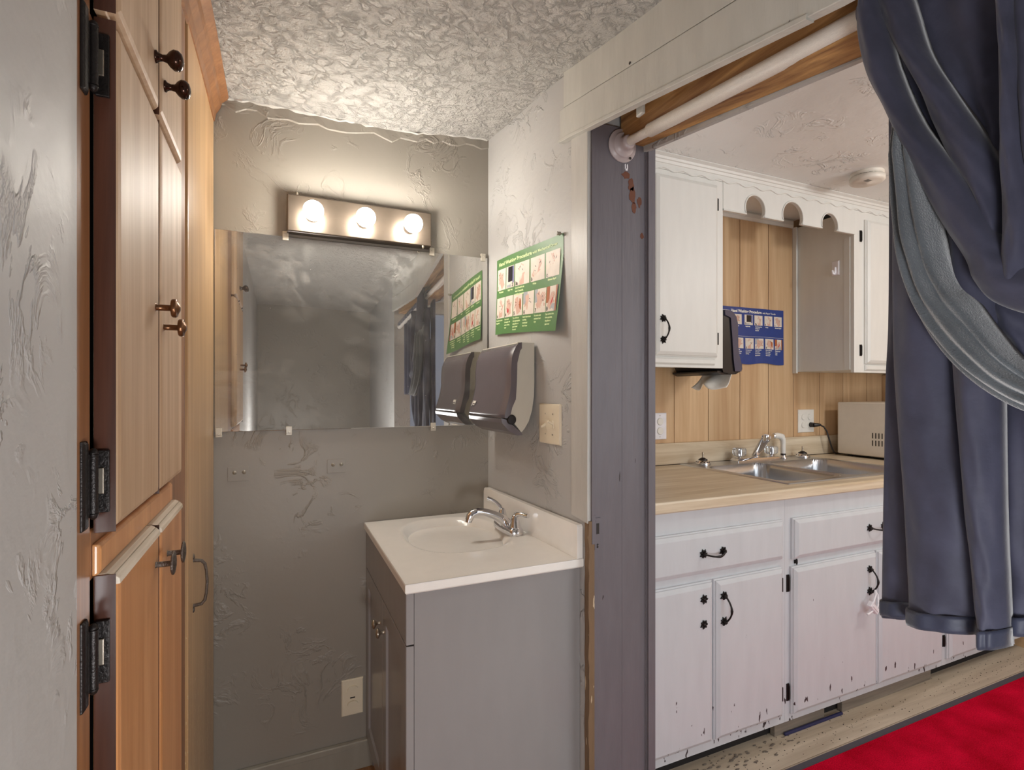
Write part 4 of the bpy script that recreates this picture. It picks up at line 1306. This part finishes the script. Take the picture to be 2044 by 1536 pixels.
tag(b.build('blue_strip', 'blue_strip', bevel=.002), 'dark blue plastic strip lying under the sink base cabinet', 'strip')
# child safety lock on the sink cabinet pull
lk = thing('cabinet_lock', 'white child safety lock hanging from the black door pull', 'lock', (2.12, 1.30, .42))
b = MB()
b.tube([(2.133, 1.312, .492), (2.122, 1.302, .476), (2.100, 1.297, .452), (2.090, 1.297, .440)], .0035, 8)
b.tube([(2.136, 1.318, .495), (2.140, 1.306, .470), (2.135, 1.300, .440), (2.122, 1.299, .418)], .003, 8)
b.build('strap', 'lock_white', lk)
b = MB()
c0 = Vector((2.098, 1.297, .431)); ax = Vector((.72, 0, -.69)); az = Vector((.69, 0, .72))
def lf(u, v, d): p = c0 + ax * u + az * v; return (p.x, p.y - d, p.z)
b.slab(lf, -.026, .030, -.011, .011, [(0, -.008), (0, .006), (.002, .008)])
b.slab(lf, -.018, .022, -.004, .004, [(0, .0075), (.001, .0105)])
b.build('clasp', 'lock_white', lk, bevel=.001)
b = MB(); b.tube([lf(.005, -.010, .002), lf(-.006, -.030, .002), lf(-.014, -.042, .002)], [.003, .0035, .005], 8)
b.build('pull_tab', 'lock_white', lk)

# ================================================================ WORKTOP, SINK
wt = thing('worktop', 'wood-look laminate kitchen worktop with backsplash', 'worktop', (2.15, 1.66, .877))
SX0, SX1, SY0, SY1 = 1.742, 2.585, 1.385, 1.972
HX0, HX1, HY0, HY1 = 1.757, 2.570, 1.400, 1.868
b = MB()
fr = [(1.322, .882), (1.322, .908), (1.325, .9135), (1.331, .9155), (HY0, .9155), (HY0, .877), (1.328, .877)]
b.prism(fr, lambda p, q, d: (.945 + d, p, q), 0, 2.41)
b.box(.945, HX0, HY0, 1.998, .877, .9155); b.box(HX1, 3.355, HY0, 1.998, .877, .9155); b.box(HX0, HX1, HY1, 1.998, .877, .9155)
b.build('top', 'laminate', wt)
b = MB(); b.box(.945, 3.31, 1.980, 1.999, .9155, 1.018)
b.build('backsplash', 'laminate', wt, bevel=.004, seg=3)
b = MB(); b.tube([(.95, 1.979, .917), (3.30, 1.979, .917)], .0018, 6)
b.build('caulk_line', 'groove_dark', wt)

sk = thing('kitchen_sink', 'stainless steel double bowl kitchen sink set in the worktop', 'sink', (2.16, 1.68, .9155))
def sdrr(x, y, cx, cy, hx, hy, r):
    dx = abs(x - cx) - hx + r; dy = abs(y - cy) - hy + r
    return math.hypot(max(dx, 0), max(dy, 0)) + min(max(dx, dy), 0) - r
def sg(u, v):
    x = SX0 + (SX1 - SX0) * u; y = SY0 + (SY1 - SY0) * v
    d = min(sdrr(x, y, 1.957, 1.637, .178, .212, .06), sdrr(x, y, 2.353, 1.637, .190, .212, .06))
    z = .9195
    e = min(x - SX0, SX1 - x, y - SY0, SY1 - y)
    if e < .006: z = .9158 + .0037 * e / .006
    elif e < .016: z = .9195
    else: z = .9185
    if d < 0:
        t = min(1, -d / .034)
        z -= .165 * (1 - (1 - t) ** 2) ** .8 if t < 1 else .165
    return (x, y, z)
b = MB(); b.smooth = True; b.grid(sg, 170, 120)
b.build('bowls', 'steel', sk)
for cx in (1.957, 2.353):
    b = MB(); b.lathe([(0, .045), (.002, .044), (.003, .03), (.0015, .02), (.004, .0005)], (cx, 1.64, .7545), (0, 0, 1), 24)
    b.build('drain', 'chrome', sk)
kf = thing('kitchen_faucet', 'chrome kitchen faucet with two clear acrylic handles behind the sink', 'faucet', (2.185, 1.925, .918))
b = MB()
b.slab(lambda x, y, d: (x, y, .9188 + d), 2.042, 2.330, 1.897, 1.950, [(0, 0), (0, .006), (.006, .016), (.012, .018)])
b.lathe([(0, .020), (.012, .017), (.022, .013), (.030, .012)], (2.185, 1.922, .935), (0, 0, 1), 24)
b.build('base', 'chrome', kf, bevel=.002)
b = MB()
A = Vector((2.185, 1.922, .948)); B = Vector((2.070, 1.760, 1.052))
dv = (B - A).normalized(); sd_ = Vector((dv.y, -dv.x, 0)).normalized(); up = sd_.cross(dv)
R = []
for t, wv_, hv in ((-.05, .012, .010), (.15, .0145, .013), (.6, .0155, .013), (.95, .0165, .0135), (1.0, .0160, .012)):
    c = A + (B - A) * t
    R.append([tuple(c + sd_ * (wv_ * cos(a)) * 1.3 + up * (hv * sin(a) * 1.2)) for a in [2 * pi * q / 20 for q in range(20)]])
b.rings(R)
b.lathe([(0, .0155), (.006, .0158), (.026, .0145), (.030, .0135), (.0305, .0105)], tuple(B + Vector((-.004, -.004, .010))), (0, 0, -1), 20)
b.build('spout', 'chrome', kf)
for x in (2.077, 2.296):
    b = MB()
    R = []
    for dz, r in ((0, .014), (.003, .022), (.010, .030), (.034, .031), (.041, .027), (.043, .012)):
        R.append([(x + r * (1 + .05 * cos(8 * a)) * cos(a), 1.923 + r * (1 + .05 * cos(8 * a)) * sin(a), .943 + dz) for a in [2 * pi * q / 48 for q in range(48)]])
    b.rings(R)
    h = b.build('handle', 'clear_acrylic', kf); h['label'] = 'clear faceted acrylic handle'
    b = MB(); b.lathe([(0, .009), (.010, .008), (.012, .012), (.030, .010), (.045, .008)], (x, 1.923, .934), (0, 0, 1), 14)
    b.build('stem', 'chrome', h)
sp = thing('sink_sprayer', 'white sink side sprayer standing right of the kitchen faucet', 'sprayer', (2.384, 1.925, .918))
b = MB(); b.lathe([(0, .021), (.005, .020), (.010, .014), (.016, .013)], (2.384, 1.925, .919), (0, 0, 1), 20); b.build('base', 'chrome', sp)
b = MB(); b.lathe([(0, .013), (.010, .012), (.012, .010)], (2.384, 1.925, .934), (0, 0, 1), 18); b.build('collar', 'dispenser_black', sp)
b = MB(); b.tube([(2.384, 1.925, .944), (2.384, 1.925, .975), (2.384, 1.925, 1.0), (2.380, 1.925, 1.018), (2.366, 1.926, 1.032), (2.345, 1.928, 1.037), (2.325, 1.930, 1.035)], [.013, .0125, .0125, .0145, .016, .015, .0145], 18)
b.build('body', 'switch_white', sp)
b = MB(); b.tube([(2.325, 1.930, 1.035), (2.318, 1.931, 1.0345)], [.012, .010], 16); b.build('nozzle', 'chrome', sp)
b = MB(); b.tube([(2.372, 1.915, 1.040), (2.395, 1.930, 1.034), (2.408, 1.935, 1.012), (2.412, 1.937, .995)], [.004, .005, .004, .003], 8); b.build('lever', 'switch_white', sp)
for i, (x, y, lab) in enumerate(((1.838, 1.918, 'round chrome and black sink cap with a stem, left of the faucet'), (2.520, 1.918, 'round chrome and black sink cap with a stem, right of the sprayer'))):
    s = thing('sink_stopper', lab, 'sink fitting', (x, y, .918), 'round sink caps')
    b = MB(); b.lathe([(0, .034), (.004, .035), (.009, .033), (.016, .026), (.020, .020)], (x, y, .9187), (0, 0, 1), 32); b.build('base', 'chrome', s)
    b = MB()
    for k in range(12):
        a = 2 * pi * k / 12
        b.lathe([(0, .0026), (.001, .002)], (x + .0305 * cos(a), y + .0305 * sin(a), .9315), (cos(a) * .6, sin(a) * .6, .8), 8)
    b.build('holes', 'slot_dark', s)
    b = MB(); b.lathe([(0, .021), (.004, .021), (.009, .013), (.012, .009), (.013, .005)], (x, y, .9375), (0, 0, 1), 24); b.build('cap', 'dispenser_black', s)
    b = MB(); b.lathe([(0, .0045), (.026, .0045), (.027, .003)], (x, y, .949), (0, 0, 1), 12); b.build('stem', 'brushed_nickel', s)

# ================================================================ OUTLETS, MICROWAVE, FLOOR THINGS
fk = lambda u, v, d: (1.647 + u, 1.9995 - d, 1.099 + v)
b = MB(); b.slab(fk, -.040, .040, -.0625, .0625, [(0, 0), (0, .003), (.003, .006)])
o = tag(b.build('wall_outlet', 'lock_white'), 'white double outlet with round covers on the panelling left of the sink', 'outlet')
for dz in (.022, -.022):
    b = MB(); b.lathe([(0, .0175), (.004, .0175), (.006, .0155)], fk(0, dz, .005), (0, -1, 0), 24); b.build('safety_cover', 'switch_white', o)
for dz in (-.05, .05):
    b = MB(); b.lathe([(0, .003), (.0012, .002)], fk(0, dz, .0055), (0, -1, 0), 10)
    b.build('screw', 'brushed_nickel', o)
fk2 = lambda u, v, d: (2.650 + u, 1.9995 - d, 1.101 + v)
b = MB(); b.slab(fk2, -.062, .062, -.0625, .0625, [(0, 0), (0, .003), (.003, .006)])
o = tag(b.build('wall_outlet', 'switch_white'), 'white four-gang outlet on the panelling behind the sink with a black plug', 'outlet')
for dx, dz in ((-.025, .022), (.025, .022), (-.025, -.022), (.025, -.022)):
    b = MB(); b.lathe([(0, .0165), (.004, .0165), (.006, .0145)], fk2(dx, dz, .005), (0, -1, 0), 24); b.build('safety_cover' if dx < 0 or dz > 0 else 'socket', 'switch_white', o)
mw = thing('microwave_oven', 'white microwave oven on the worktop in the corner', 'microwave', (3.02, 1.74, .9155))
b = MB(); b.box(2.790, 3.26, 1.56, 1.915, .928, 1.205); b.build('casing', 'appliance_white', mw, bevel=.006, seg=3)
b = MB(); b.box(2.80, 3.25, 1.565, 1.905, .9235, .9285); b.build('underside', 'slot_dark', mw)
b = MB()
for x in (2.83, 3.22):
    for y in (1.60, 1.87):
        b = MB(); b.lathe([(0, .012), (.008, .013)], (x, y, .9158), (0, 0, 1), 12); b.build('foot', 'dispenser_black', mw)
b = MB()
for r_ in (0, 1):
    for k in range(6): b.box(2.7893, 2.7905, 1.725 - k * .0155, 1.730 - k * .0155, 1.022 - r_ * .038, 1.050 - r_ * .038)
b.build('vents', 'slot_dark', mw)
b = MB(); b.box(2.80, 3.13, 1.5525, 1.5595, .945, 1.19); b.build('door', 'slot_dark', mw, bevel=.003)
b = MB(); b.box(3.14, 3.25, 1.5525, 1.5595, .945, 1.19); b.build('control_panel', 'appliance_white', mw, bevel=.003)
cd = thing('power_cord', 'black power cord from the four-gang outlet to the microwave', 'cord', (2.675, 1.97, .92))
b = MB()
b.tube([(2.675, 1.993, 1.080), (2.675, 1.965, 1.080)], [.014, .012], 12)
b.tube([(2.672, 1.967, 1.080), (2.688, 1.955, 1.081), (2.704, 1.950, 1.080)], [.011, .010, .006], 10)
b.build('plug', 'cord_black', cd)
b = MB()
b.tube([(2.700, 1.951, 1.080), (2.722, 1.945, 1.070), (2.738, 1.938, 1.045), (2.750, 1.934, 1.005), (2.765, 1.932, .965), (2.785, 1.934, .935), (2.81, 1.938, .922), (2.86, 1.944, .920), (2.90, 1.935, .930), (2.91, 1.918, .945)], .0042, 10)
b.build('cable', 'cord_black', cd)

# red rug with dark border
rg = thing('rug', 'bright red carpet runner with a dark grey edge on the kitchen floor', 'rug', (2.2, .8, 0))
b = MB(); b.smooth = True
b.grid(lambda u, v: (1.02 + 2.28 * u, 1.21 - .78 * (1 - v), .0112), 60, 50)
b.box(1.022, 3.298, .432, 1.208, .0008, .0108)
b.build('pile', 'rug_red', rg)
b = MB()
b.hexa([(.985, 1.207, .0008), (3.335, 1.207, .0008), (3.335, 1.243, .0008), (.985, 1.243, .0008)], [(.985, 1.207, .0085), (3.335, 1.207, .0085), (3.332, 1.238, .006), (.988, 1.238, .006)])
b.box(.985, 1.021, .43, 1.207, .0008, .008); b.box(3.299, 3.335, .43, 1.207, .0008, .008); b.box(.985, 3.335, .395, .430, .0008, .008)
b.build('border', 'rug_border', rg)
# crumbs and dirt swept under the cabinets
rs = random.Random(12)
b = MB()
for k in range(420):
    x = rs.uniform(1.2, 3.3); y = 1.27 + abs(rs.gauss(0, .06)) if rs.random() < .7 else rs.uniform(1.26, 1.45)
    y = min(y, 1.385 if 2.0 < x < 2.65 else 1.42); s_ = rs.uniform(.0007, .0028); a = rs.uniform(0, pi)
    b.add([(x + s_ * 1.6 * cos(a), y + s_ * sin(a), .0004), (x - s_ * sin(a), y + s_ * cos(a), .0004), (x - s_ * cos(a), y - s_ * sin(a), .0004), (x, y, s_)], [(0, 1, 3), (1, 2, 3), (2, 0, 3), (0, 2, 1)], False)
o = b.build('floor_crumbs', 'slot_dark'); o['kind'] = 'stuff'
tag(o, 'scattered crumbs and dirt on the floor along the base cabinets', 'crumbs')

# grey dust and fluff gathered on the floor at the left end of the cabinets
b = MB()
rs = random.Random(5)
for k in range(110):
    x = rs.uniform(1.0, 1.72); y = rs.uniform(1.305, 1.375); r = rs.uniform(.002, .009)
    P = [(x + r * 1.6 * cos(a) * rs.uniform(.6, 1.1), y + r * .55 * sin(a) * rs.uniform(.6, 1.1), .0006 + k * .00001) for a in [2 * pi * q / 9 for q in range(9)]]
    b.add(P + [(x, y, .003 + r * .12)], [(q, (q + 1) % 9, 9) for q in range(9)], True)
o = b.build('floor_dust', 'dust'); o['kind'] = 'stuff'
tag(o, 'dark grey dust and fluff on the floor under the left base cabinet', 'dust')
